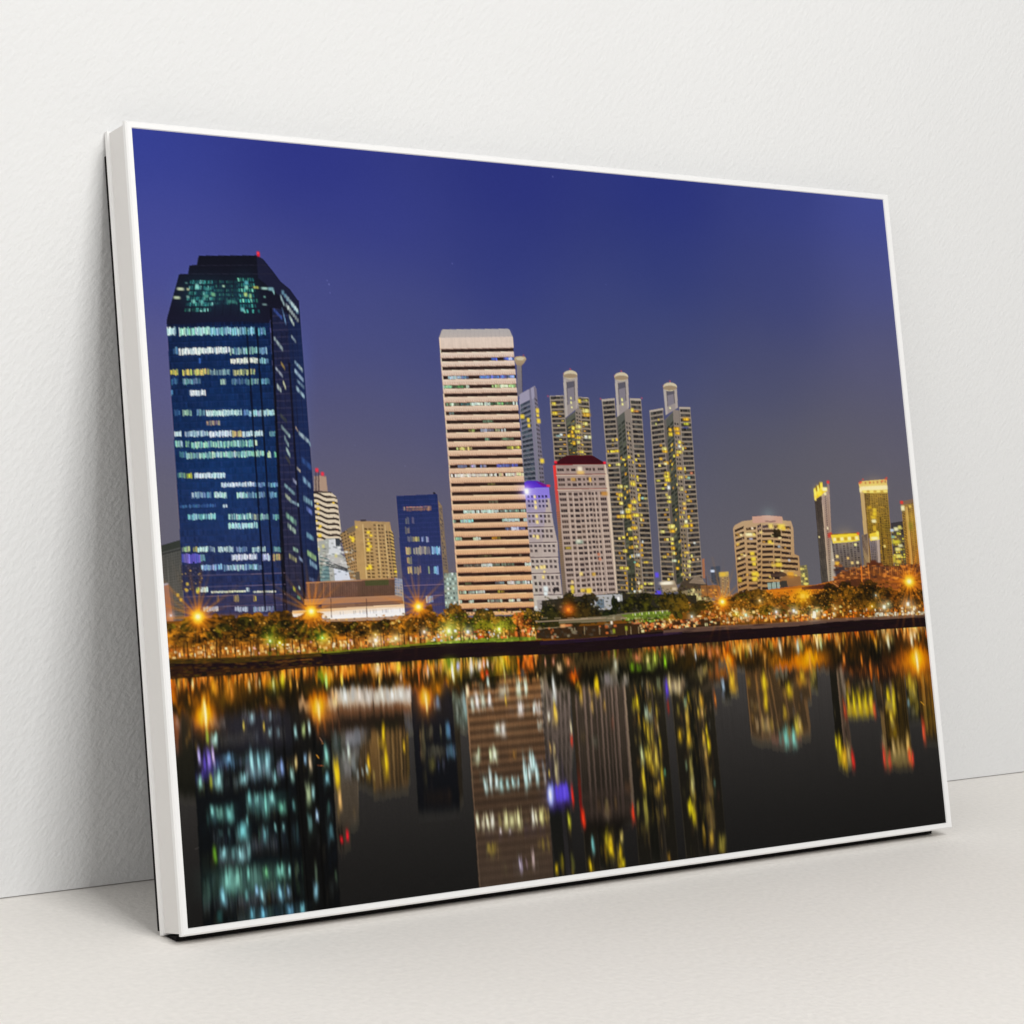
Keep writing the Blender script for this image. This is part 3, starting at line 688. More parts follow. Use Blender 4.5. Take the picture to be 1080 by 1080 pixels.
# ---- three towers with crowned fins; left one stands behind the red-roofed hotel
YEL = (244, 208, 66)
def fin_tower(key, wl, gl, cr_, wr, fin, nrow, seed, dots, head):
    dark = [(40,38,42),(54,52,54),(30,29,33),(66,66,64)]
    poly([wl[0], ((wl[1][0]+gl[0][0])/2, gl[0][1]), gl[1], cr_[1], ((wr[0][0]+cr_[1][0])/2, cr_[1][1]), wr[1], wr[2], wl[3]], (104,98,96), key, grad=(92,84,76))
    for q, sd in ((wl, 0), (wr, 5)):
        f = Face(q, key).fill((126,117,108),(116,100,80), noise=.1)
        f.cells(nrow, 4, .60, .97, None, .9, colset=dark, seed=seed+sd, s0=.05, s1=.97, t0=.012)
        f.rows(nrow, .16, (172,162,150), .4, t0=.012, off=.30)
        f.rect(0, .07, 0, 1, (160,150,142), .7); f.rect(.94, 1, 0, 1, (150,140,132), .6); f.rect(0, 1, 0, .010, (168,158,150))
    f = Face(gl, key).fill((88,90,84),(66,66,52))
    f.cells(nrow, 2, .6, .8, None, .8, colset=[(50,54,48),(42,46,38),(86,90,72),(34,36,30)], seed=seed+9, t0=.05)
    f = Face(cr_, key).fill((136,127,120),(124,107,86))
    f.cells(nrow, 2, .5, .62, None, .85, colset=dark, seed=seed+13, t0=.075, s0=.12, s1=.92)
    # fin with its round head
    poly(fin, (158,150,146), key, grad=(146,138,138))
    (ax, ay), (bx, by), (cx_, cy), (dx, dy) = fin
    f = Face(fin, None)
    f.rect(.22, .78, .17, .74, (128,122,132), 1); f.rect(.24, .76, .17, .34, (86,84,96), .9); f.rect(.0, .18, .1, 1, (178,170,164), .7); f.rect(.82, 1, .1, 1, (172,162,156), .7); f.rect(.2,.26,.17,.74,(84,78,82),.8); f.rect(.74,.80,.17,.74,(84,78,82),.8)
    hx, hy, hr = head
    P0 = []
    for k in range(25):
        an = PI*2*k/24; P0.append((hx+hr*math.cos(an), hy+hr*.62*math.sin(an)))
    poly(P0, (196,184,160), key); poly([(x, y*.55+hy*.45+1.2) for x, y in P0], (150,134,110))
    lit(hx, hy-hr*.8, 1.6, 1.8, (190,70,80), .8); lit(hx-hr, hy-hr*.15, 1.2, 1.4, (180,80,90), .6)
    rd = np.random.default_rng(seed)
    for x, y, w, h, *c in dots:
        k = rd.random()
        cc = np.array(c[0] if c else [(250,204,58),(255,216,84),(240,178,44),(255,230,130)][int(k*4)], float)
        lit(x, y, w*.92, h*.72, cc*.8, .95); lit(x+(k-.5)*.6, y+.1, w*.55, h*.5, np.minimum(cc*1.08+8, 255), .9)
        if w > 4: line((x-w*.12, y-h*.4), (x-w*.08, y+h*.4), .7, cc*.45, .65)
    for fq, n_, s_a, s_b in ((Face(gl), 26, .1, .95), (Face(cr_), 22, .1, .9), (Face(wl), 16, .45, .95), (Face(wr), 14, .05, .5)):
        for _ in range(n_):
            tt = .12+.86*rd.random()**.8; tt = (math.floor(tt*nrow)+.45)/nrow; ss = s_a+(s_b-s_a)*rd.random()
            fq.rect(ss-.09, ss+.09, tt-.008, tt+.006, np.array([(246,200,62),(255,228,120),(220,166,50),(160,132,70)][rd.integers(0, 4)])*(.7+.3*rd.random()), .9)
    for q in (wl, wr): Face(q).rows(nrow, .16, (150,138,122), .45, t0=.012, off=.30)
    Face(cr_).rows(nrow, .22, (140,128,116), .5, t0=.075, off=.35)
def dz(zf, *L): return [(*zf(l[0], l[1]), l[2], l[3], *l[4:]) for l in L]
WH = (222, 232, 226)
fin_tower('finned_tower_near_hotel', pz(z7,(62,226),(152,222),(182,640),(92,640)), pz(z7,(166,372),(226,322),(245,640),(188,640)), pz(z7,(224,300),(264,312),(280,640),(242,640)), pz(z7,(240,232),(312,238),(336,640),(266,640)),
    pz(z7,(148,95),(238,92),(242,300),(162,365)), 14, 60,
    dz(z7,(90,276,5,5),(97,336,7,5.4),(252,258,4,6),(290,255,6,4,(170,160,90)),(290,320,9,6),(296,346,9,5.4),(288,402,6,5.4),(245,420,7,6),(212,430,4,6),(240,452,7,5),(210,480,4,5),(248,490,5.4,4),(216,524,4,6),(245,520,4,5),(292,486,4,5,WH),(316,488,4,5,(225,225,170)),(135,472,4,4,WH),(118,480,6,3,(140,170,170)),(265,580,5.4,4.4),(198,240,2,3.4,(250,235,160)),(199,268,2,4,(250,235,160)),(203,298,2,3,(250,235,160)),(185,480,4,4),(205,455,3,5)), (*z7(194,92), 7.3))
fin_tower('finned_tower_middle', [z7(392,248), z7(474,240), z8(562,775), z8(490,770)], [z7(490,362), z7(538,312), z8(616,775), z8(566,775)], [z7(535,300), z7(574,310), z8(656,780), z8(612,775)], [z7(570,240), z7(640,244), z8(732,790), z8(656,790)],
    pz(z7,(474,105),(558,98),(566,300),(490,360)), 40, 70,
    dz(z7,(586,316,4,6),(610,322,7,3,(190,130,60)),(521,250,2.2,5,(250,235,150)),(523,278,2.2,4,(250,235,150)),(432,578,2,4),(455,578,4,4),(488,575,5,4),(470,578,3,3.4),(495,660,5.4,4),(442,666,3,4),(565,612,3.6,5),(530,630,4,3),(610,630,2.4,4),(588,776,6,5.6),(592,790,5,4),(506,800,6,5),(545,800,5,3.6,(190,190,120)),(510,852,5,5.4),(513,905,4,5),(618,740,2.6,5),(622,820,2.4,4),(595,895,6,5),(628,880,2.4,6),(650,873,3.4,3.4,(150,215,205)),(668,875,4,2.4,(190,190,90)),(560,950,7,6),(570,920,5,4),(604,980,7,5),(520,962,4.4,5,WH),(498,990,4,4),(525,990,5,4),(560,990,6,5),(590,940,4,5),(640,1005,2,4),(595,1060,6,4))
    +dz(z8,(510,80,5,4.6),(590,62,6,5),(512,135,5,4.6),(516,186,4,4),(596,178,6,5),(628,150,2.4,9),(570,205,4,6),(560,240,6,5),(566,268,6,6),(610,262,8,5),(497,270,4,4),(524,268,5,5),(640,290,2.4,5),(570,350,6,4.6),(600,345,4,5),(530,402,4,4),(578,410,6,5),(606,404,4,5),(578,466,6,4),(610,460,5,4),(540,488,5.4,5),(590,520,5,5,WH),(622,515,5,5,WH),(650,430,2,4,WH),(650,515,2,3),(518,596,5.4,4.6),(549,598,5.4,4.6),(616,575,4,5),(672,560,6,3),(700,695,7,3.4),(666,695,3,4),(640,715,5,5),(625,690,3,5,(240,220,190)),(560,762,5,4),(600,745,3,4,WH),(632,742,4,4,(240,225,190)),(600,560,3,3,(120,170,150))), (*z7(516,104), 7.3))
fin_tower('finned_tower_right', [z7(694,318), z7(780,302), z8(852,720), z8(772,715)], [z7(800,378), z7(846,322), z8(912,680), z8(866,700)], [z7(842,312), z7(880,318), z8(952,690), z8(906,690)], [z7(882,296), z7(952,298), z8(1032,680), z8(952,690)],
    pz(z7,(780,168),(866,162),(874,300),(796,348)), 36, 80,
    dz(z7,(925,372,8,5.4),(928,402,7,4,(190,190,60)),(922,426,7,2.4,(50,60,130)),(866,436,7,6.4),(872,462,6,5),(828,468,5,6),(825,440,4,5),(788,562,6,6),(792,578,6,4),(752,376,2,2.4),(735,405,2,4,(190,190,110)),(885,518,4,5),(885,545,4,4,WH),(882,582,7,5),(870,600,4,4),(850,606,2.6,4),(766,624,4,4),(800,650,6,4.6),(795,655,4,4,(255,230,170)),(886,686,6,5),(805,716,6,5),(803,735,7,6),(750,762,5,3.4,(200,190,80)),(810,758,7,6),(892,740,6,4.6,(230,200,110)),(940,745,5,4,(150,190,170)),(815,806,4,6,WH),(780,812,4,3,(190,190,80)),(896,815,5,6,(220,205,130)),(960,715,4,4,(190,120,90)),(815,868,5,4.6),(818,896,5,4),(912,908,4,4.6),(940,888,5,4,(200,180,90)),(915,938,4,4,(220,140,80)),(830,1054,7,6),(922,1028,3.4,4),(942,998,2.6,4),(925,1050,5,4.6),(960,1045,3,5),(825,302,2,3,(250,240,180)),(918,690,2,8),(905,560,2,6))
    +dz(z8,(832,332,7,6),(838,362,7,5),(776,366,5.4,4.4),(835,412,4.4,5),(838,440,4,4),(842,470,5,5),(846,502,4.4,5),(850,550,6,4,(220,232,190)),(925,300,4,4.6,(245,235,190)),(928,328,6,5),(958,325,3,5),(942,270,3,4),(915,188,4,4,(225,190,100)),(918,218,3.6,4,(225,180,90)),(928,498,7,4,(230,190,90)),(960,520,2.4,5),(945,555,4.4,5),(942,585,5,4),(870,598,4,4.4),(790,525,5,4,(210,180,70)),(978,436,3,3,WH),(1000,540,2.4,3,(220,190,150)),(862,228,2,3),(948,640,2,4)), (*z7(824,168), 7.3))
for x, y in ((52,228),(385,245),(645,240)): lit(*z7(x,y), 1.6, 1.8, (190,80,100), .7)
lit(*z8(740,640), 4, 5.4, (100,80,240), .9); lit(*z8(748,755), 6, 5.4, (90,70,245), .95)
poly(pz(z8,(1025,540),(1040,535),(1045,660),(1030,660)), (160,110,80), 'finned_tower_right')

# ---- hotel with the maroon roof
J = Face([z7(96,662), z7(412,658), z8(488,772), z8(172,790)], 'red_roof_hotel').fill((156,138,132),(168,149,138),(160,143,136), noise=.1)
Js = Face([z7(84,668), z7(102,664), z8(172,790), z8(146,790)], 'red_roof_hotel').fill((220,60,60),(140,112,84),(120,106,96))
Js.rows(40, .4, (90,76,60), .35, t0=.35)
poly([z7(408,660), z7(418,662), z7(432,740), z7(440,828), z8(490,760), z8(484,772)], (206,186,166), 'red_roof_hotel')
poly(pz(z7,(92,652),(160,606),(170,602),(330,602),(340,606),(412,650),(412,662),(92,664)), (60,14,24), 'red_roof_hotel')
line(z7(170,604), z7(330,604), .6, (96,30,40), .8); line(z7(92,662), z7(412,658), .9, (140,30,40), .7)
wc = [(.035,.165),(.215,.275),(.31,.40),(.425,.485),(.525,.575),(.60,.66),(.675,.715),(.745,.79),(.845,.965)]
def tj(zf, y): return J.st(*zf(300, y))[1]
ry = [tj(z7, y) for y in (692, 754, 786, 845, 880, 914, 948)]
t8 = [tj(z8, y) for y in (231, 263, 297, 331, 365, 400, 434, 466, 500, 536, 571, 604, 637, 671, 705, 740)]
r_ = np.random.default_rng(5)
for k, tc in enumerate(ry+t8):
    hh = .0110 if k > 2 else .0104
    for j, (a_, b_) in enumerate(wc):
        if k == 0 and j in (3, 4): continue
        dy = (r_.random()-.5)*.002 if j not in (2, 5) else .0022*(1 if j == 2 else -1)
        c = [(54,44,46),(66,54,52),(44,36,40),(78,64,58)][r_.integers(0,4)]
        J.rect(a_, b_, tc-hh+dy, tc+hh+dy, c, .92)
        for q in (.33, .66):
            if b_-a_ > .1: J.rect(a_+(b_-a_)*q-.006, a_+(b_-a_)*q+.006, tc-hh+dy, tc+hh+dy, (140,122,112), .6)
    if k > 2: J.rect(.02, .98, tc+hh+.0035, tc+hh+.0062, (206,188,172), .4)
for s_ in (.185, .295, .5, .59, .73, .82): J.rect(s_, s_+.02, tj(z7,832), 1, (206,186,172), .5)
for y, c in ((722,(120,70,66)),(814,(130,76,70))):
    tc = tj(z7, y); J.rect(0, 1, tc-.004, tc+.004, c, .9); J.rect(0, 1, tc+.004, tc+.009, (222,196,176), .7)
for x, y, w, h, c in ((254,692,5,6,(240,225,200)),(258,712,8,4,(220,180,110)),(408,845,7,4.4,(190,140,70)),(318,756,2.6,5,(225,180,90)),(212,755,5,4,(190,150,80))): lit(*z7(x,y), w, h, c, .95)
for x, y, w, h, c in ((310,740,6,5.4,(245,205,60)),(272,738,5,4,(220,185,70)),(262,634,3.4,4,(240,210,130)),(340,636,4,4,(200,160,70)),(205,685,3,4,(230,200,140)),(205,720,4,5,(230,200,70)),(188,775,6,4,(235,205,60)),(208,748,3.4,4,(240,210,70)),(250,432,8,4,(150,165,150)),(180,470,6,3,(170,150,60)),(372,510,3,3,(190,120,90)),(245,425,4,3,(210,210,190)),(380,540,3,3,(200,130,100))): lit(*z8(x,y), w, h, c, .95)
for x, y, s_ in ((100,646,4.4),(410,650,4.4)): lit(*z7(x,y), s_*.7, s_*.65, (240,40,60), .95)
for k in range(9): lit(*z7(92+k*2.4,680+k*27), 2.2, 4, (225,60-k*2,50+k*2), .8-.06*k)
# low white annexe of the hotel and the lit villa
poly(pz(z8,(290,775),(520,758),(525,850),(440,860),(300,860)), (176,176,178), 'hotel_annexe')
poly(pz(z8,(355,798),(405,792),(408,850),(360,855)), (110,124,136)); line(z8(290,778), z8(520,760), 1, (222,222,220), .9); lit(*z8(497,790), 2.4, 3.6, (250,250,245), 1)
poly(pz(z8,(760,690),(850,672),(880,745),(780,755)), (150,134,112), 'lit_villa'); lit(*z8(800,692), 14, 3.4, (255,244,220), .98); lit(*z8(850,728), 5, 3, (225,205,175), .8)
poly(pz(z8,(866,740),(900,680),(960,660),(1040,690),(1085,720),(1080,745),(880,750)), (74,62,50), 'lit_villa')
poly(pz(z8,(940,690),(980,650),(1020,655),(1050,700)), (150,132,112), 'lit_villa', a=.8)
poly(pz(z8,(872,745),(1000,730),(1085,728),(1095,840),(900,850)), (136,124,96), 'lit_villa', grad=(150,120,70))
Vf = Face(pz(z8,(935,730),(1050,724),(1060,835),(945,845)), None); Vf.cells(4, 7, .55, .6, None, .9, colset=[(60,66,54),(210,200,140),(120,120,90),(84,84,66),(180,170,110)], seed=90)
for x, y in ((965,740),(990,770),(975,800),(1010,790),(960,815),(1030,740)): lit(*z8(x,y), 3.4, 5, (225,215,150), .8)
poly(pz(r1,(150,985),(300,980),(310,1010),(300,1080),(160,1080)), (140,96,54), 'lit_villa', a=.9)
for k in range(14): lit(*r1(165+rng.random()*130, 990+rng.random()*90), 2.4, 2, [(220,160,70),(90,60,34),(200,130,60)][k % 3], .8)
line(r1(193,905), r1(206,1080), .8, (80,52,40), .8)

# ---- small far towers
poly(pz(r1,(232,835),(308,825),(318,1000),(240,960)), (70,78,94), 'slate_block', grad=(78,80,88)); Face(pz(r1,(234,880),(308,870),(316,980),(240,960))).cells(9,3,.5,.7,(60,58,64),.8,seed=91)
lit(*r1(247,868), 4.4, 2.6, (215,228,255), 1)
poly(pz(r1,(300,880),(378,872),(392,1080),(318,1080)), (150,128,96), 'yellow_top_block'); Face(pz(r1,(305,915),(380,905),(392,1080),(318,1080))).cells(14,4,.5,.5,None,.8,colset=[(96,80,64),(190,170,110),(110,92,70)],seed=92)
lit(*r1(330,895), 8, 5, (230,190,70), .9); lit(*r1(366,888), 3, 4, (210,180,90), .8)
poly(pz(r1,(955,825),(1015,815),(1035,985),(965,985)), (120,112,82), 'balcony_block'); Face(pz(r1,(958,830),(1012,820),(1034,985),(965,985))).cells(8,3,.5,.7,None,.85,colset=[(80,78,58),(215,200,100),(180,170,100),(96,90,60)],seed=93)
for x, y in ((965,850),(985,905),(1005,930),(1000,970),(1010,985)): lit(*r1(x,y), 3.4, 2.4, (240,220,110), .9)

# ---- rounded apartment tower
P_ = Face(pz(r1,(412,500),(900,440),(965,985),(455,1050)), None)
outl = pz(r1,(414,520),(428,495),(490,462),(570,452),(570,425),(690,414),(812,424),(822,458),(884,458),(904,520),(912,730),(950,744),(962,880),(968,985),(700,1000),(600,1040),(455,1050))
poly(outl, (184,156,126), 'rounded_tower', grad=(168,132,84))
poly(pz(r1,(570,425),(690,414),(812,424),(818,480),(700,470),(575,478)), (196,154,138))
for i in range(13):
    y = 520+i*42.5
    rr = np.random.default_rng(200+i)
    segs = [(428+i*2.6,500+i*2.3,14,-10),(520+i*2,600+i*1.2,-2,-4),(612,640,-22,-30),(650,740,-22,-24),(748,800,-22,-20),(806,884 if i < 6 else 940,-16,-8)]
    for x0, x1, d0, d1 in segs:
        if i > 8 and x0 > 800: continue
        c = [(40,30,28),(56,42,36),(34,25,26)][rr.integers(0,3)]
        yy0 = y+d0+(8 if i == 0 else 0)
        poly(pz(r1,(x0,yy0-10),(x1,y+d1-10),(x1+1,y+d1+12),(x0+1,yy0+12)), c, a=.92)
        if rr.random() < .6:
            xm = x0+(x1-x0)*rr.random(); lit(*r1(xm, y+(d0+d1)/2), 1.4, 2.8, (160,134,112), .7)
for x, y in ((690,462),(745,462),(720,466)): lit(*r1(x,y), 4, 1.6, (110,84,84), .7)
for k in range(9): line(r1(612+k*14,495), r1(614+k*14,530), .6, (90,80,100), .8)
for x, y, w, h, c in ((545,568,8,3.4,(255,246,190)),(585,570,3,3,(240,210,110)),(478,574,2.6,2.6,(250,230,170)),(720,502,5,5,(245,215,120)),(805,506,8,5.4,(245,210,90)),(825,520,4,4,(235,190,70)),(712,630,4.4,4,(245,210,70)),(570,725,5,4,YEL),(580,770,5.4,4.4,YEL),(585,810,4,4,YEL),(588,890,6,4.6,YEL),(612,895,3,5,(230,190,60)),(590,935,6,4.6,YEL),(785,815,7,4.4,(225,190,60)),(740,822,4,3,(215,180,80)),(780,780,5,3,(215,190,110)),(880,890,7,4,(220,150,50)),(885,912,6,3,(230,160,50)),(470,945,4,4,(190,170,50)),(560,605,4,2.4,(170,170,190)),(788,668,3,3,(160,175,180)),(640,552,3,3,(230,200,130)),(570,520,2.6,2.6,(250,230,200)),(870,780,2.4,2.4,(190,190,200)),(925,905,2.4,2.4,(235,190,80))): lit(*r1(x,y), w, h, c, .95)
rr9 = np.random.default_rng(909)
for k in range(20):
    x_, y_ = r1(440+rr9.random()*440, 510+rr9.random()*430); lit(x_, y_, 2.2+2*rr9.random(), 1.8+rr9.random(), [(245,210,100),(226,170,70),(255,236,170),(196,150,70)][k % 4], .75)
for k in range(40):
    x_, y_ = r2(510+rr9.random()*190, 240+rr9.random()*560); lit(x_, y_, 1.6+rr9.random()*1.4, 1.6, [(240,200,70),(200,156,50),(255,232,140)][k % 3], .75)
for k in range(30): lit(*r1(735+rng.random()*68, 525+rng.random()*65), 2.2, 2, (40,36,20), .8)
poly(pz(r1,(740,525),(800,540),(804,590),(745,585)), (36,30,20), a=.85)
poly(pz(r1,(720,890),(800,868),(850,890),(850,910),(720,920)), (60,44,40), a=.85); poly(pz(r1,(790,930),(850,900),(960,910),(968,990),(800,1000)), (120,78,44), a=.6)
poly(pz(r1,(692,965),(790,955),(795,1020),(700,1030)), (150,170,160), 'rounded_tower', a=.9); line(r1(725,962), r1(730,1025), .8, (60,60,54)); line(r1(765,960), r1(770,1020), 1.2, (50,50,46)); poly(pz(r1,(795,950),(850,945),(860,1010),(800,1015)), (60,56,50))
glow(*r1(700,405), 7, (90,150,140), .25)

# ---- right hand group
Q = Face(pz(r2,(112,285),(172,255),(226,962),(168,966)), 'slim_tower').fill((58,48,44),(76,68,62),(70,64,58), noise=.5)
Q.cells(1, 9, 1, .4, (120,108,92), .4, seed=94); Q.cells(46, 6, .5, .6, (44,38,38), .5, seed=95)
Q2 = Face(pz(r2,(168,252),(232,170),(268,960),(224,962)), 'slim_tower').fill((168,148,138),(160,136,120),(150,140,120))
Q2.cells(40, 1, .5, .8, (64,54,60), .85, s0=.36, s1=.62, t0=.06, seed=96); Q2.rect(.0, .16, .12, 1, (196,172,150), .7); Q2.rect(.7, .76, .1, 1, (120,96,80), .6)
poly(pz(r2,(105,200),(175,142),(182,190),(215,185),(214,215),(185,235),(150,262),(112,290)), (236,196,60), 'slim_tower', grad=(240,190,40))
for x, y, w, h, c in ((118,230,3,9,(255,236,110)),(140,205,2.6,9,(255,240,130)),(165,175,2.6,8,(255,230,90)),(195,200,5,4,(255,250,200)),(198,238,2.6,3,(250,236,170)),(120,280,2,4,(250,220,120)),(155,235,5,5,(255,226,70)),(128,195,2,6,(120,90,30)),(152,170,1.6,6,(130,100,30)),(218,518,1.6,3,(245,230,190)),(150,590,1.6,2,(240,220,160))): lit(*r2(x,y), w, h, c, .95)
poly(pz(r2,(213,150),(226,140),(236,200),(232,250),(214,190)), (150,130,120), 'slim_tower', a=.9)
lit(*r2(222,143), 3, 3.4, (225,60,60), .9); lit(*r2(232,578), 3.6, 5, (200,50,40), .75)
poly(pz(r2,(242,620),(262,640),(290,900),(270,960),(250,960)), (176,164,150), 'low_yellow_crown_block')
R_ = Face(pz(r2,(250,635),(482,620),(500,850),(285,870)), 'low_yellow_crown_block').fill((120,114,116),(110,92,74))
R_.cells(13, 8, .62, .6, None, .85, colset=[(54,46,52),(72,62,64),(46,40,44),(90,80,78)], seed=97, t0=.06)
poly(pz(r2,(244,570),(468,555),(478,615),(450,625),(262,642)), (238,200,50), 'low_yellow_crown_block', grad=(240,206,84))
for k in range(7): lit(*r2(275+k*30, 610-k*2), 3.4, 3.6, [(255,244,190),(160,120,40)][k % 2], .85)
line(r2(246,570), r2(466,556), 1.2, (120,90,30), .7); lit(*r2(466,562), 3, 3, (230,80,50), .8); lit(*r2(244,562), 3, 3, (190,60,40), .7)
for x, y, s_, c in ((296,748,3.4,(250,220,140)),(296,808,5,(240,180,60)),(384,762,2.6,(245,200,120)),(418,800,3,(245,210,130)),(462,798,3,(235,215,160)),(444,652,3,(250,240,160)),(262,778,2,(240,220,190))): lit(*r2(x,y), s_, s_, c, .95)
S_ = Face(pz(r2,(482,205),(706,212),(756,830),(535,835)), 'gold_crown_tower').fill((160,132,64),(142,114,40),(140,106,46), noise=.15)
S_.cells(40, 9, .55, .7, None, .75, colset=[(96,74,26),(120,92,28),(76,58,26),(150,116,30),(60,46,26)], seed=98, s0=.14, s1=.86, t0=.05)
S_.rect(0, .15, .02, 1, (196,166,120), .9); S_.rect(.13, .16, .02, 1, (120,90,50), .7); S_.cells(40, 2, .55, .7, (62,46,30), .85, s0=.84, s1=.99, t0=.05, seed=99)
S_.cells(9, 3, .8, .9, (72,56,40), .6, s0=.16, s1=.34, t0=.04, t1=.2, seed=100); S_.cells(26, 1, .55, .9, (48,36,26), .8, s0=.62, s1=.70, t0=.35, seed=101)
poly(pz(r2,(470,150),(500,135),(700,118),(706,225),(520,232),(484,215)), (214,180,110), 'gold_crown_tower', grad=(240,210,110))
for k in range(9): lit(*r2(500+k*24, 195-k*1.2), 4, 4.6, (255,240,190), .8)
for k in range(6): poly(pz(r2,(520+k*32,140-k*2),(534+k*32,139-k*2),(536+k*32,158-k*2),(522+k*32,160-k*2)), (176,120,80), a=.8)
for k in range(7): lit(*r2(520+k*28, 218), 3, 2.6, [(250,226,120),(180,140,60)][k % 2], .8)
for x, y, s_ in ((488,142,3.4),(506,120,2.2),(480,152,2.4),(693,118,3.2),(699,106,2),(664,134,2.4),(566,146,2)): lit(*r2(x,y), s_*.8, s_*.7, (226,74,56), .8, p=2)
for x, y, w, h, c in ((595,460,5,3.6,(255,246,190)),(600,370,4,4,(235,195,60)),(600,400,4,4,(230,190,50)),(590,430,5,3,(215,175,50)),(600,520,4,6,(210,170,50)),(486,208,2.4,5,(255,236,180)),(682,665,2.4,3,(245,220,130)),(560,350,4,3,(200,160,40))): lit(*r2(x,y), w, h, c, .92)
poly(pz(r2,(495,575),(545,560),(562,820),(515,830)), (130,112,100), 'gold_crown_annexe', grad=(190,160,110)); Face(pz(r2,(498,580),(540,565),(556,820),(516,830))).cells(1,5,1,.5,(56,46,46),.8,seed=102)
S3 = Face(pz(r2,(556,600),(640,585),(650,800),(575,800)), 'gold_crown_annexe').fill((136,126,130),(120,104,96)); S3.cells(14,3,.6,.6,(60,52,62),.85,s0=.1,s1=.6,seed=103); S3.rect(.72,.95,.1,1,(190,170,156),.8)
poly(pz(r2,(560,565),(632,545),(640,610),(565,622)), (236,196,60), 'gold_crown_annexe'); lit(*r2(600,600), 8, 3.4, (255,248,190), .9); lit(*r2(624,560), 3, 5, (255,230,100), .9)
T_ = Face(pz(r2,(732,475),(832,460),(862,830),(765,835)), 'dark_lit_tower').fill((60,56,60),(90,74,50)); T_.cells(16,5,.6,.7,None,.85,colset=[(44,42,48),(190,176,60),(60,60,66),(120,110,60),(50,60,66),(220,200,90),(40,40,44)],seed=104,t0=.08)
for x, y, w, h, c in ((775,525,5,4,(250,246,190)),(742,535,4,3,(200,220,240)),(804,512,4,4,(230,220,120)),(750,588,4,3,(120,170,160)),(775,630,9,4,(215,205,60)),(790,690,6,4,(255,246,150)),(810,660,5,3,(225,220,170)),(795,745,7,4,(240,235,120)),(795,790,6,4,(230,210,80)),(760,770,3,8,(200,180,60)),(790,560,3,3,(190,190,70))): lit(*r2(x,y), w, h, c, .9)
U = Face(pz(r2,(815,300),(925,275),(975,800),(862,830)), 'border_tower').fill((150,122,70),(186,146,60),(170,120,50), noise=.2)
U.cells(34, 1, .6, .8, (52,40,34), .9, s0=.02, s1=.26, t0=.1, seed=105); U.cells(34, 2, .5, .7, (96,76,34), .8, s0=.50, s1=.92, seed=106, t0=.06); U.rect(.28, .44, .1, 1, (206,166,96), .7); U.rect(.46, .50, .1, 1, (70,50,34), .7); U.rect(.0, 1, 0, .06, (130,104,84))
lit(*r2(830,355), 4, 5.4, (255,246,190), .95); lit(*r2(820,308), 3.4, 3.6, (230,60,50), .9); lit(*r2(888,340), 3, 3, (240,200,90), .8); lit(*r2(895,500), 5, 9, (130,130,40), .6)

for x, y, r in ((145,205,5),(360,595,9),(595,180,9),(600,590,4),(600,420,6),(900,420,6),(780,600,5)): glow(*r2(x,y), r, (190,130,10), .34)
for x, y, r in ((590,900,5),(580,770,4),(800,505,6),(550,565,5),(780,815,5),(880,890,6)): glow(*r1(x,y), r, (150,96,10), .32)
# ---- lit hall and orange base of the right shore
poly([r1(1080,980), r1(960,985), r1(600,1030), r1(560,1120), (985,650), (985,602), (930,600)], (168,98,30), 'shore')
poly([s5(600,355), s5(1080,330), s6(330,320), s6(330,480), s5(600,560)], (212,126,22), 'shore')
poly([s5(850,335), s6(240,305), s6(330,330), s6(320,345), s5(850,352)], (84,44,30), 'shore')
poly(pz(r2,(250,960),(360,925),(980,830),(1000,1010),(300,1020)), (140,76,34), 'shore')
poly(pz(r2,(300,965),(430,930),(560,935),(420,1010),(330,1000)), (74,40,26), 'shore', a=.8)
for k in range(9): line(r2(430+k*62,860), r2(438+k*62,980), .7, (226,140,60), .6)
for k in range(60): lit(*r2(420+rng.random()*560, 845+rng.random()*110), 3+rng.random()*4, 2, [(190,104,40),(110,58,30),(216,130,50),(90,46,26)][k % 4], .6)
for x, y in ((300,868),(330,850),(345,880),(310,900)): lit(*r2(x,y), 7, 5, (60,50,56), .7)
for x, y in ((590,795),(560,815),(640,815),(600,810)): lit(*r2(x,y), 6, 4, (90,44,26), .8)
line(r2(490,835), r2(500,990), 1.2, (216,120,40), .9); line(r2(548,820), r2(560,960), .9, (216,130,50), .8)
for k in range(10): line(s5(905+k*18,362), s5(903+k*18,386), 1, (150,84,20), .6)
for k in range(46): lit(*s5(560+rng.random()*540, 365+rng.random()*120), 4+rng.random()*4, 2+rng.random()*3, [(232,146,24),(176,100,20),(246,164,40),(140,80,20)][k % 4], .5)
line(r2(255,960), r2(320,1005), .8, (215,150,80), .7)

poly([r2(250,965), r2(300,925), r2(400,885), r2(415,852), r2(560,842), r2(700,848), r2(1000,812), r2(1000,960), r2(300,1010)], (96,58,36), 'shore', grad=(128,70,28))
poly([r2(415,852), r2(560,842), r2(700,848), r2(1000,812), r2(1000,828), r2(700,862), r2(560,858), r2(418,868)], (150,88,48), 'shore', a=.7)
for k in range(120): lit(*r2(420+rng.random()*570, 862+rng.random()*90), 3+rng.random()*6, .9+rng.random()*.9, [(164,92,42),(66,40,28),(196,120,52),(60,42,38),(112,66,38),(226,150,66)][k % 6], .6)
for k in range(26): line(r2(425+k*23,850), r2(428+k*23,915), .6, [(200,126,56),(66,40,30)][k % 2], .5)
poly(pz(r2,(300,965),(430,930),(560,935),(420,1010),(330,1000)), (74,40,26), 'shore', a=.8)
for k in range(9): line(r2(430+k*62,860), r2(438+k*62,980), .7, (226,140,60), .6)
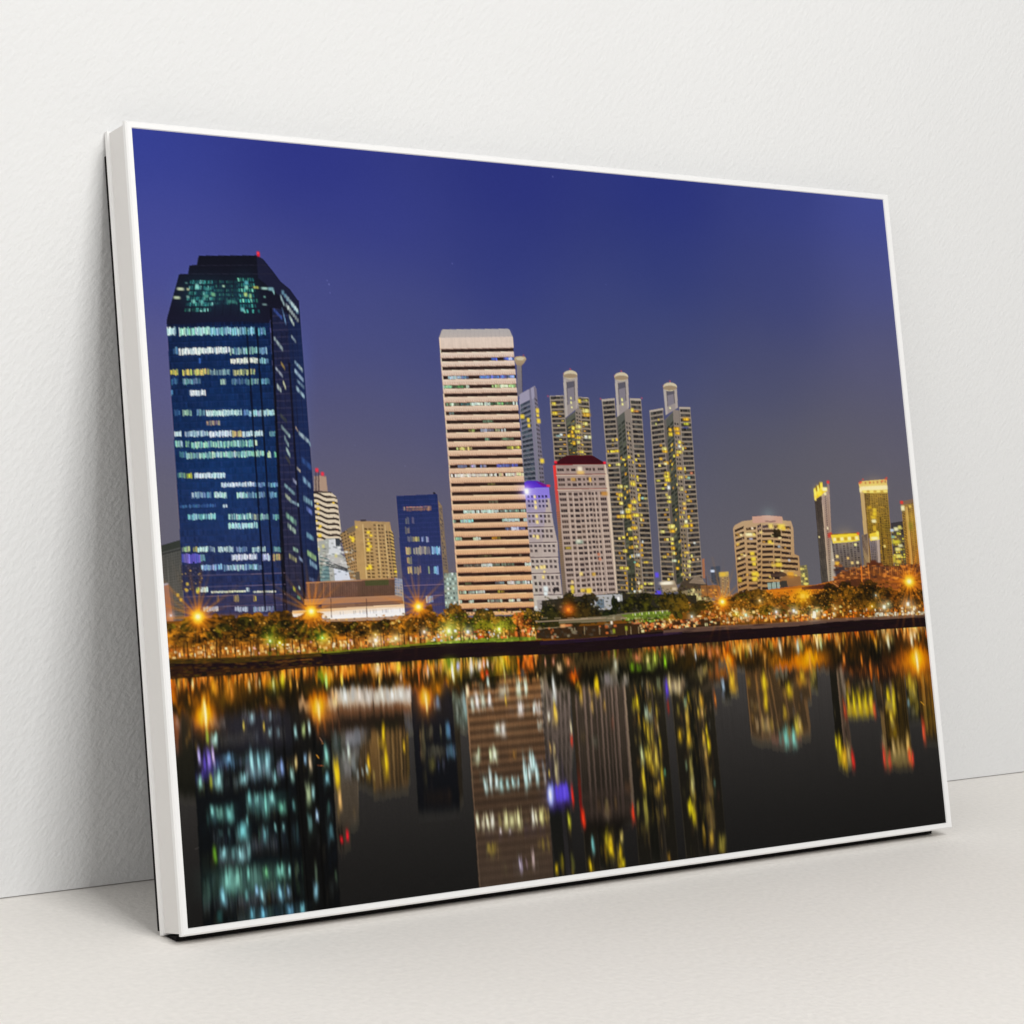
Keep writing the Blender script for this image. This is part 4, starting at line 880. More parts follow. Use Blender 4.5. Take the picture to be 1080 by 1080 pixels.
for k in range(60): lit(*r2(420+rng.random()*560, 845+rng.random()*110), 3+rng.random()*4, 2, [(190,104,40),(110,58,30),(216,130,50),(90,46,26)][k % 4], .6)
for x, y in ((300,868),(330,850),(345,880),(310,900)): lit(*r2(x,y), 7, 5, (60,50,56), .7)
for x, y in ((590,795),(560,815),(640,815),(600,810)): lit(*r2(x,y), 6, 4, (90,44,26), .8)
line(r2(490,835), r2(500,990), 1.2, (216,120,40), .9); line(r2(548,820), r2(560,960), .9, (216,130,50), .8)
for k in range(10): line(s5(905+k*18,362), s5(903+k*18,386), 1, (150,84,20), .6)
for k in range(46): lit(*s5(560+rng.random()*540, 365+rng.random()*120), 4+rng.random()*4, 2+rng.random()*3, [(232,146,24),(176,100,20),(246,164,40),(140,80,20)][k % 4], .5)
line(r2(255,960), r2(320,1005), .8, (215,150,80), .7)

poly([r2(250,965), r2(300,890), r2(420,850), r2(560,822), r2(760,828), r2(1000,800), r2(1000,960), r2(300,1010)], (104,60,34), 'shore', grad=(130,70,28))
for k in range(190): lit(*r2(270+rng.random()*720, 815+rng.random()*140), 1.6+rng.random()*3.4, 1.2+rng.random()*1.6, [(176,96,40),(70,40,28),(216,132,56),(66,44,42),(120,70,40),(240,160,70)][k % 6], .65)
for k in range(26): line(r2(400+k*24,835), r2(404+k*24,905), .7, [(220,140,60),(70,42,30)][k % 2], .55)
poly(pz(r2,(300,965),(430,930),(560,935),(420,1010),(330,1000)), (66,36,24), 'shore', a=.7)
line(r2(490,825), r2(500,1000), 1.3, (222,124,40), .9); line(r2(548,815), r2(560,960), .9, (216,130,50), .8); line(r2(255,960), r2(320,1005), .8, (215,150,80), .7)
poly([(572,634),(600,630),(652,626),(735,628),(735,662),(572,668)], (44,40,30), 'shore')
for k in range(80): lit(572+163*rng.random(), 632+28*rng.random(), 2+3*rng.random(), 1+2*rng.random(), [(90,84,70),(30,30,22),(140,120,90),(60,54,44)][k % 4], .55)
poly([(620,629.2),(656.7,626.4),(657.5,641.6),(643.3,643.3),(620,643.3)], (168,168,170), 'hotel_annexe')
poly([(629,633),(637.5,632),(638,641.6),(630,642.5)], (104,118,130)); lit(652.8, 631.7, 2.4, 3.6, (250,250,245), 1)
poly([s5(370,385), s5(420,372), s5(560,350), s5(620,400), s5(620,560), s5(300,560), s5(340,420)], (84,56,18), 'shore')
# ---- the shore: ground of the park, foliage and its lights
bank_top = [(170,698),(250,695),(354,689),(470,679),(610,675),(720,664),(840,657),(990,649)]
bank_bot = [(170,717.5),(244,713),(330,704),(354,703),(470,695.3),(600,689.6),(750,677.8),(840,670.8),(990,660)]
def along(pts, x): return float(np.interp(x, [p[0] for p in pts], [p[1] for p in pts]))
tree_top = [(170,655),(230,652),(300,648),(330,652),(345,655),(430,652),(446,648),(480,650),(560,650),(575,652),(600,645),(640,650),(700,645),(740,640),(800,630),(850,630),(990,620)]
xs_ = np.linspace(165, 990, 110)
poly([(x, along(tree_top, x)+1.5) for x in xs_]+[(x, along(bank_top, x)+1) for x in xs_[::-1]], (112,68,16), 'shore')
# warm glitter under the trees
def specks(n, xr, up, dn, cols, size, a=.8, seed=0, own=None):
    r = np.random.default_rng(seed)
    for k in range(n):
        x = xr[0]+(xr[1]-xr[0])*r.random(); b = along(bank_top, x); y = b-up-(dn-up)*r.random()
        c = np.array(cols[r.integers(0, len(cols))])*(.75+.4*r.random())
        lit(x, y, size*(.6+r.random()), size*(.6+r.random()*.9), np.clip(c, 0, 255), a)
AMB = [(226,140,30),(196,112,20),(246,186,80),(150,84,14),(255,214,130),(120,66,10)]
DRK = [(44,30,8),(30,22,8),(60,40,8),(24,20,8)]
GRN = [(70,84,16),(40,56,14),(104,120,24),(56,60,10),(30,40,12)]
specks(260, (172,340), 2, 30, AMB, 3.0, .6, 1)
specks(280, (330,470), 2, 28, AMB, 2.8, .65, 2)
specks(300, (460,570), 2, 26, AMB+GRN, 2.8, .75, 3)
specks(320, (690,870), 2, 28, AMB, 2.6, .7, 4)
specks(240, (840,985), 1, 26, AMB+[(110,60,10)], 2.6, .7, 5)
# crowns: each with a ragged edge and lit / unlit leaf clumps
LN = vnoise((H2, W2), (9, 9), 77, 2); LN2 = vnoise((H2, W2), (26, 30), 78, 3)
def crown_at(x, y, rx, ry, dark, light, dens=1.0, seed=0):
    X, Y = at(x, y); sx, sy = scale(x, y); RX, RY = rx*sx, ry*sy
    x0, y0, x1, y1 = clampbox(X-1.5*RX, Y-1.5*RY, X+1.5*RX, Y+1.5*RY)
    if x1 <= x0 or y1 <= y0: return
    yy, xx = np.mgrid[y0:y1, x0:x1].astype(np.float32)
    n = LN[y0:y1, x0:x1]; n2 = LN2[y0:y1, x0:x1]
    d = ((xx-X)/RX)**2+((yy-Y)/RY)**2
    f = np.clip((1.15-d+(n-.5)*1.5+(n2-.5)*1.3)*3, 0, 1)*dens
    w = np.clip((n*.6+n2*.6-.42+(yy-Y)/RY*.10)*2.6, 0, 1)[..., None]
    col = np.asarray(dark, np.float32)*(1-w)+np.asarray(light, np.float32)*w
    sl = np.s_[y0:y1, x0:x1]
    blend(sl, f, col)
    lab[sl][f > .5] = owner('shore')
rt = np.random.default_rng(17)
def crowns(n, xr, h0, h1, rx, ry, dark, light, dens=.9, top=True):
    for k in range(n):
        x = xr[0]+(xr[1]-xr[0])*(k+rt.random())/n; b = along(bank_top, x)
        crown_at(x, b-h0-(h1-h0)*rt.random(), rx*(.7+.6*rt.random()), ry*(.7+.6*rt.random()), dark, np.array(light)*(.7+.5*rt.random()), dens)
for k in range(40):                     # lit haze of leaves behind the front row
    x = 172+300*rt.random(); b = along(bank_top, x); crown_at(x, b-14-18*rt.random(), 9+5*rt.random(), 4+2*rt.random(), (70,42,10), np.array([(188,118,28),(214,140,40),(150,100,24)][k % 3])*(.75+.4*rt.random()), .8)
poly([(x, along(bank_top, x)-13) for x in np.linspace(172, 470, 30)]+[(x, along(bank_top, x)-1) for x in np.linspace(470, 172, 30)], (176,112,42), 'shore', a=.55)
specks(150, (174,470), 2, 12, [(255,206,120),(246,170,66),(255,226,170),(150,80,24),(90,50,16)], 3.0, .6, 6)
for k in range(26): 
    x = 170+160*rt.random(); crown_at(x, along(bank_top, x)-33-10*rt.random(), 9+5*rt.random(), 4.5+2*rt.random(), (40,27,7), np.array([(196,126,28),(150,98,22),(110,96,20)][k % 3]), .95)
xt = 176.0
while xt < 472:                          # front row of spreading trees on thin trunks
    b = along(bank_top, xt); hgt = 20+9*rt.random(); wd = 10+6*rt.random()
    line((xt, b-hgt), (xt+1+rt.random(), b-1), 1.3, (26,17,7), .9)
    lt = [(150,96,20),(184,120,26),(104,92,18),(132,86,16)][rt.integers(0, 4)]
    crown_at(xt, b-hgt, wd, 5.5+2*rt.random(), (30,21,5), lt, 1.0)
    crown_at(xt-wd*.35, b-hgt+4, wd*.6, 3.4, (22,16,5), np.array(lt)*.9, .95); crown_at(xt+wd*.4, b-hgt-3.5, wd*.6, 4, (30,22,6), np.array(lt)*1.2, .95)
    xt += 13+9*rt.random()
crowns(7, (440,490), 20, 34, 10, 7, (50,30,6), (200,124,14))
crowns(10, (478,570), 18, 30, 10, 7, (38,34,8), (140,104,18))
crowns(6, (485,560), 13, 22, 8, 5, (36,40,8), (120,116,20), .85)
crowns(4, (545,560), 14, 26, 5, 6, (70,36,10), (214,116,40), .8)
crowns(8, (566,606), 16, 36, 8, 7, (20,22,10), (64,60,20))
crowns(7, (600,628), 20, 44, 8, 8, (22,20,8), (60,46,16))
crowns(4, (640,652), 20, 34, 5, 7, (16,20,8), (40,46,14))
crowns(12, (656,722), 18, 38, 8, 7, (20,20,8), (84,80,18))
crowns(6, (700,722), 12, 34, 9, 9, (30,26,8), (84,66,16))
crowns(5, (732,748), 18, 26, 8, 4, (26,24,8), (70,56,14))
crowns(12, (770,850), 14, 26, 8, 5, (66,44,8), (220,140,26), .8)
crowns(8, (768,812), 24, 34, 8, 5, (48,34,10), (150,100,22), .9)
crowns(8, (790,870), 10, 18, 7, 4, (46,44,8), (130,96,18), .8)
crowns(10, (862,925), 16, 36, 9, 8, (24,18,6), (104,70,14))
crowns(14, (900,985), 12, 28, 10, 8, (30,22,6), (128,82,14))
crowns(5, (930,985), 18, 36, 10, 7, (44,26,6), (150,82,16), .7)
# leaf sparkle and gaps in the crowns
crowns(5, (200,330), 24, 36, 9, 6, (20,20,6), (70,62,14), .95); crowns(4, (350,440), 20, 30, 8, 5, (24,18,6), (90,60,14), .9)
def leafspecks(n, xr, up, dn, cols, size, a, seed):
    r = np.random.default_rng(seed)
    for k in range(n):
        x = xr[0]+(xr[1]-xr[0])*r.random(); y = along(bank_top, x)-up-(dn-up)*r.random()
        lit(x, y, size*(.5+r.random()), size*(.4+.8*r.random()), np.array(cols[r.integers(0, len(cols))])*(.7+.45*r.random()), a)
leafspecks(220, (172,345), 14, 40, [(150,96,24),(60,44,10),(30,20,6),(44,28,6),(250,190,90),(20,14,4),(110,90,16)], 1.7, .6, 61)
leafspecks(220, (330,480), 12, 36, [(190,120,30),(36,22,6),(250,190,90),(28,18,6),(210,120,20)], 1.7, .6, 62)
leafspecks(360, (450,575), 10, 34, [(200,150,40),(30,28,8),(130,140,30),(24,20,8),(240,180,90)], 1.7, .6, 63)
leafspecks(420, (575,735), 16, 46, [(70,70,26),(14,16,6),(20,22,8),(100,80,30),(120,110,50)], 1.7, .5, 64)
leafspecks(420, (740,880), 8, 34, [(200,130,26),(44,32,8),(250,180,70),(30,24,8),(90,90,20)], 1.6, .6, 65)
leafspecks(520, (860,985), 8, 38, [(170,104,24),(24,16,4),(36,24,6),(210,130,40),(70,56,14)], 1.6, .6, 66)
for k in range(96):                     # trunks and lit slots under the crowns
    x = 174+395*rt.random(); b = along(bank_top, x)
    if k % 3: lit(x, b-4-5*rt.random(), 1.0+rt.random(), 3+4*rt.random(), [(255,214,140),(250,180,80),(255,236,200),(230,150,60)][k % 4], .85)
    else: lit(x, b-8-5*rt.random(), 1.0+rt.random(), 8+6*rt.random(), (34,20,8), .6)
for k in range(64):
    x = 735+245*rt.random(); b = along(bank_top, x)
    if k % 2: lit(x, b-3-5*rt.random(), 1.0+rt.random(), 2.4+3*rt.random(), [(255,190,90),(250,160,50),(255,226,180),(230,130,30)][k % 4], .8)
    else: lit(x, b-5-5*rt.random(), 1.0, 6, (34,18,6), .75)
# lights, lawns and stalls
poly([(322,690),(360,686.5),(470,676.5),(565,672),(565,675.5),(470,680.4),(355,690.6),(322,695)], (110,124,26), 'shore', a=.75)
poly([(450,678),(565,671.5),(566,675.4),(450,681.5)], (112,132,36), 'shore', a=.8)
specks(70, (450,565), 0, 5, [(120,146,38),(78,100,22),(160,170,64)], 2.6, .6, 8)
specks(60, (240,440), 0, 5, [(110,120,30),(150,150,40),(70,80,16)], 2.4, .6, 9)
specks(70, (172,460), 3, 13, [(255,206,130),(255,170,60),(255,228,180),(236,120,30),(220,160,150)], 1.9, .9, 10)
specks(70, (455,575), 3, 14, [(255,220,150),(255,150,50),(245,240,220),(230,90,40),(200,210,220)], 1.9, .9, 11)
poly([(566,664),(700,655),(760,652),(760,662),(610,674),(566,674)], (46,32,20), 'shore', a=.85)
specks(60, (568,650), 3, 13, [(66,56,44),(110,96,78),(210,110,50),(40,34,24),(160,150,120)], 2.6, .8, 12)
specks(110, (676,735), 2, 11, [(226,126,60),(250,170,90),(160,70,30),(255,220,160),(60,30,16)], 2.3, .85, 13)
specks(110, (735,800), 3, 18, [(220,130,60),(245,190,110),(90,50,24),(255,224,170),(180,96,40)], 2.3, .8, 14)
specks(90, (800,880), 2, 12, [(226,120,40),(250,170,70),(120,60,20),(250,224,180)], 2.1, .8, 15)
specks(110, (868,982), 2, 10, [(240,130,20),(214,100,16),(255,196,90),(110,56,10),(240,236,210)], 1.9, .85, 16)
specks(50, (915,980), 1, 5, [(220,216,196),(190,190,170),(255,240,210)], 1.9, .85, 18)
for x, y, w, h, c in ((545,669,3,6,(228,120,50)),(552,668,3,8,(236,130,60)),(558,666,4,5,(214,100,40)),(508,672,6,2.4,(226,80,40)),(500,672,4,3,(240,200,140)),(600,660,8,2.4,(210,130,80)),(594,660.5,6,4,(240,170,110)),(672,656.5,10,4,(222,130,80)),(648,652,3,5,(240,238,220)),(645.5,657,2.4,4,(245,240,225))): lit(x, y, w, h, c, .9)
# curved green canopy and white roofs
poly([(590,654),(640,650),(660,647),(706,643.5),(706,649),(664,653.5),(640,656),(590,658)], (126,116,90), 'shore', a=.85)
poly([(655,649),(684,645.6),(708,645.5),(706,652),(664,654)], (104,128,36), 'shore', a=.85)
specks(60, (657,706), 11.5, 17, [(130,164,44),(70,92,22),(180,200,110),(40,54,16),(150,156,104),(30,34,16)], 2.0, .75, 88)
for k in range(16): lit(668+k*2.4, 648.6-k*.22, 1.2, 2.6, [(190,214,90),(225,230,200),(96,124,30)][k % 3], .8)
for k in range(9): line((571+k*14,652.5), (578+k*14,652), .8, (190,170,140), .7)
line((565,656), (640,652.2), 1.2, (160,140,116), .8); line((566,664), (600,661), .8, (170,150,120), .6)
for x in (616.6, 632.4, 660.5, 665.5, 673.8): line((x,661), (x+.6,670), 1.0, (150,130,96), .7)
for x, y in ((648,666),(661,663)): lit(x, y, 3, 5, (160,170,40), .8)
for x in (186,205,217,232,255,272,292,309,402,421,486,489,499,515,548): line((x,along(bank_top,x)-16), (x+.8,along(bank_top,x)-1), .9, (26,16,8), .7)
for x in range(745, 985, 11): line((x,along(bank_top,x)-11), (x+.5,along(bank_top,x)), .7, (34,20,8), .6)
# bank
poly([(x, along(bank_top, x)) for x in xs_]+[(x, along(bank_bot, x)+1) for x in xs_[::-1]], (26,13,16), 'bank')
poly([(700,665.5),(720,662.6),(840,655.8),(880,652.4),(985,647.5),(985,650.5),(880,656),(840,660.5),(720,667.5),(700,670)], (112,84,70), 'bank', a=.8)
poly([(570,677),(610,674),(720,666.5),(720,669),(610,678),(570,681)], (40,23,50), 'bank', a=.7)
poly([(170,696),(250,694),(340,689),(340,693),(250,700),(170,701)], (70,54,12), 'bank', a=.8)
poly([(170,705),(203,702),(206,712),(240,705),(300,706),(330,699),(330,705),(244,714),(170,718)], (62,36,10), 'bank', a=.55)
for k in range(220):
    x = 172+170*rt.random(); y = along(bank_top,x)+rt.random()*(along(bank_bot,x)-along(bank_top,x)); lit(x, y, 3+5*rt.random(), 1.5, [(90,56,14),(40,20,18),(24,10,14),(70,60,12),(104,66,20)][k % 5], .5)
for k in range(160):
    x = 340+640*rt.random(); y = along(bank_top,x)+rt.random()*(along(bank_bot,x)-along(bank_top,x)); lit(x, y, 6+8*rt.random(), 1.2, [(44,20,20),(18,10,12),(34,20,30),(30,22,10)][k % 4], .5)
for x in (214,239,246,251,268,279): poly([(x,710),(x+4,709),(x+6,713),(x+3,715.5),(x-1,714)], (20,16,14), a=.8)
line((290,699),(330,696), .8, (150,90,30), .6); line((300,704),(420,698), .7, (110,64,24), .4); line((345,691),(470,681), .8, (60,60,16), .7)
# point lights and the starry street lamps
for x, y, r, c in ((285.5,676.8,3,(190,255,120)),(295.6,678.5,4,(225,225,20)),(340.6,673.5,3,(130,255,90)),(474,666,6,(225,250,150)),(527,664,5,(235,250,80)),(730,650.5,2.6,(190,225,230)),(787,649,3.2,(200,255,210)),(777,648,2.6,(235,220,40)),
                   (819,645.6,2.6,(235,245,255)),(837.5,644.4,3,(225,240,255)),(859,648.6,4,(255,250,225)),(862,644.6,2.4,(190,235,170)),(932.8,640.2,4,(245,255,225)),(957.6,637.2,4,(250,255,240)),(920,639.6,2.6,(255,200,40)),(881,642,2.4,(255,200,110)),(937,637,2,(225,235,170)),(964,642.6,2.6,(255,240,200)),
                   (924,628,2,(150,160,140)),(801.5,633.6,2.4,(255,210,130)),(181,650,2.6,(200,190,200)),(396.6,670,2.6,(255,200,60)),(397,676,4,(255,250,235)),(418,674,4,(255,240,170)),(448,667,3,(250,245,230)),(494,667,3.4,(225,240,255)),(706.6,654,2.4,(255,190,60))):
    glow(x, y, r*1.7, np.array(c)*.8, .55); lit(x, y, r*.8, r*1.0, c, .95); lit(x, y, r*.4, r*.5, (255,255,245), .9)
poly([(857.6,645),(860.6,645),(861,652),(858,652)], (255,246,220), a=.9)
glow(285, 672, 9, (70,110,10), .5); glow(341, 674, 9, (60,110,10), .5); glow(475, 663, 12, (90,120,20), .5); glow(600, 643.2, 7, (230,90,0), .9); lit(600, 643.4, 3.4, 3.4, (255,150,40), .95)
star(209.2, 651.0, 21, 22, 1); star(328.8, 645.2, 18, 20, 2); star(441.8, 640.2, 15, 18, 3); star(762.2, 634.8, 12, 18, 4); star(959.0, 613.2, 18, 24, 5)
glow(847, 629, 8, (255,150,10), .8); lit(847, 629, 5, 5, (255,200,70), .95); glow(984, 606, 7, (255,150,20), .8); glow(723,641,8,(120,60,0),.4)

# lamps and lit windows spill a little in the long exposure
def soften(a, r):
    k = np.exp(-np.linspace(-2, 2, 2*r+1)**2); k = (k/k.sum()).astype(np.float32)
    for ax in (0, 1):
        o_ = np.zeros_like(a)
        for i, w_ in enumerate(k): o_ += w_*np.roll(a, i-r, axis=ax)
        a = o_
    return a
over = np.clip(img-130, 0, None)
spill = soften(over, 5)*.34+soften(over[::2, ::2], 9).repeat(2, 0).repeat(2, 1)*.26
img[:] = 255-(255-img)*(1-np.clip(spill, 0, 255)/255)
# ------------------------------------------------------------------ the water: mirrored, drawn out, darker
wl = [(x, along(bank_bot, x)) for x in np.linspace(150, 1000, 60)]
Wp = np.array([at(*p) for p in wl]); WX, WY = Wp[:,0], Wp[:,1]
colsX = np.arange(W2, dtype=np.float32)+.5
ywl = np.interp(colsX, WX, WY).astype(np.float32)
ax_ = np.array([at(*p) for p in ((213,705.4),(331.5,693.5),(445.5,691),(582,679.5),(720,666.5),(965,655.2))])
cf = np.polyfit(ax_[:,0], ax_[:,1], 1); axis = np.polyval(cf, colsX).astype(np.float32)
ytop = int(ywl.min()); hw = H2-ytop
YY = (np.arange(ytop, H2, dtype=np.float32)+.5)[:, None]
dep = np.clip((YY-ywl[None])/(H2-ywl[None]), 0, 1)
jr = np.random.default_rng(31)
def n1(cell, seed):
    return vnoise((2, W2), (2, cell), seed, 1)[0]-.5
jit = (n1(4, 1)*20+n1(7, 2)*20+n1(16, 3)*8)
jit2 = (vnoise((hw, W2), (60, 8), 33, 2)-.5)*12
D_ = YY-axis[None]
srcY = axis[None]-D_*1.0-(jit[None]+jit2)*np.clip(1.1-D_/260, .28, 1.1)
is_b = (lab != 0).astype(np.float32)
lin = (img/255.0)**3
acc = np.zeros((hw, W2, 3), np.float32); accb = np.zeros((hw, W2), np.float32); wsum = 0
colS = np.clip(np.arange(W2)[None]+D_*.024, 0, W2-1).astype(np.int32)
for o in np.linspace(-1, 1, 17):
    wgt = math.exp(-2.2*o*o)
    sy = srcY+o*(17+np.clip(D_, 0, 700)*.020)
    iy = np.clip(sy, 0, H2-1).astype(np.int32)
    b = is_b[iy, colS]
    acc += wgt*lin[iy, colS]*b[..., None]; accb += wgt*b; wsum += wgt
acc /= wsum; accb /= wsum
ref = np.cbrt(acc)*255
# sideways softening
def hblur(a, r):
    k = np.exp(-np.linspace(-1.5, 1.5, 2*r+1)**2); k /= k.sum()
    out = np.zeros_like(a)
    for i, w_ in enumerate(k): out += w_*np.roll(a, i-r, axis=1)
    return out
ref = hblur(ref, 2); accb = hblur(accb, 2)
lum = ref.mean(-1, keepdims=True)
sat_ = np.clip((ref.max(-1, keepdims=True)-60)/110, 0, 1)
ref = lum+(ref-lum)*(.42+.82*sat_)
d3 = dep[..., None]
gain = (.98-.95*np.clip(d3*1.6, 0, 1)**.7*.55)
bright = np.clip((ref.max(-1, keepdims=True)-110)/110, 0, 1)
ref = ref*(gain*(.54+.44*bright))
ref *= 1+(np.array([1.0, .90, .58], np.float32)-1)*np.exp(-(np.maximum(D_, 0)/105)**4)[..., None]*.75
ref *= (1+.20*np.exp(-(np.maximum(D_, 0)/95)**2))[..., None]
ref[..., 2] *= (.72+.28*sat_[..., 0])
ref *= np.array([1.0, .965, .93], np.float32)
xr_ = (colsX/W2)[None, :, None]
sky_w = np.array([76,72,70], np.float32)*(1-d3)**1.3*1.0+np.array([26,25,24], np.float32)*(1-(1-d3)**1.3)
sky_w = sky_w*(1-.16*np.exp(-((xr_-.62)/.5)**2)*0)+0
nz = vnoise((hw, W2), (120, 3), 41, 2)[..., None]
Gr = Face([(492.5,716), (571.5,709), (584.5,930), (506,940)])
gs = Gr.sl; gy0 = gs[0].start-ytop
u_ = Gr.t*24; band = (.5+.5*np.sin(u_*2*PI))*Gr.m
if gy0 >= 0: ref[gy0:gy0+band.shape[0], gs[1]] *= (1-.30*band[..., None]*np.clip(1.2-Gr.t, .3, 1)[..., None])
wat = sky_w*(1-accb[..., None])+ref
wat *= (1+.16*(nz-.5)*np.clip(1.3-d3*1.4, .1, 1))
mw = (YY >= ywl[None])
img[ytop:][mw] = np.clip(wat, 0, 255)[mw]
lab[ytop:][mw] = owner('water')
# shore edge: the bank's own dark mirror
COLN = n1(4, 61)*.8+n1(9, 62)*.5
def streak(x, y0, y1, w, col, a=1.0, own=None):
    """one drawn-out light on the water, along the print's vertical"""
    X0, Y0 = at(x, y0); Y1 = at(x, y1)[1]; sx = scale(x, y0)[0]; rx = w*sx/2
    ym, ry = (Y0+Y1)/2, max(2, (Y1-Y0)/2)
    a0, b0, a1, b1 = clampbox(X0-2.5*rx, ym-1.7*ry, X0+2.5*rx, ym+1.7*ry)
    if a1 <= a0 or b1 <= b0: return
    yy, xx = np.mgrid[b0:b1, a0:a1].astype(np.float32)
    wob = np.sin(yy*.11+X0)*rx*.12
    f = np.exp(-np.abs((xx+wob-X0)/rx)**2.5*1.15-(np.abs(yy-ym+COLN[a0:a1]*ry*.7)/ry)**3.0*1.0)*np.clip(.86+COLN[a0:a1]*1.1, .35, 1)
    f *= (lab[b0:b1, a0:a1] == owner('water'))
    blend(np.s_[b0:b1, a0:a1], f, col, a)
# ---- lights drawn out on the water, one by one: (x, top, bottom, width, colour)
wA, wB, wC, wD = Z(170,690,200), Z(180,800,190), Z(330,690,170), Z(460,680,170)
wE, wF, wG, wH = Z(460,790,170), Z(610,680,180), Z(560,780,220), Z(760,660,250)
for x, y, r, ry, c, a in ((217,757,11,17,(205,100,0),.95),(336,748,9,15,(205,100,10),.85),(449,741,8,14,(190,90,10),.8),(968,699,16,15,(225,110,0),.95),(864,693,11,9,(225,115,0),.6),(845,700,9,8,(190,95,0),.5),(820,697,11,8,(150,75,0),.45),
                       (462,726,7,9,(170,95,0),.6),(240,735,24,12,(120,66,0),.45),(260,722,34,10,(110,60,0),.35),(474,697,8,5,(80,110,0),.6),(528,695,14,5,(110,90,0),.4)):
    glow(x, y, r, c, a, ry=ry)
for q, c, a in ((pz(wB,(200,640),(720,620),(730,820),(210,830)),(70,116,106),.32),(pz(wB,(230,270),(400,270),(400,390),(240,390)),(60,110,104),.3),(pz(wB,(460,200),(700,220),(700,340),(470,300)),(60,112,108),.34),(pz(wB,(390,380),(480,380),(490,510),(400,510)),(70,120,122),.3),
              (pz(wA,(490,550),(640,550),(645,720),(500,720)),(80,120,128),.34),(pz(wA,(320,570),(430,570),(440,640),(330,640)),(56,86,104),.3),(pz(wB,(290,520),(480,520),(490,620),(300,620)),(66,104,106),.3),(pz(wB,(440,890),(830,860),(830,950),(450,990)),(50,90,104),.28),(pz(wA,(330,330),(760,330),(770,540),(330,560)),(64,62,82),.35)):
    X0_, Y0_ = q[0]; lit(sum(p_[0] for p_ in q)/4, sum(p_[1] for p_ in q)/4, abs(q[1][0]-q[0][0]), abs(q[2][1]-q[1][1]), c, a)
for x_ in range(352, 432, 7): streak(x_, 727, 741, 9, (208,206,202) if x_ % 2 else (186,180,174), .6)
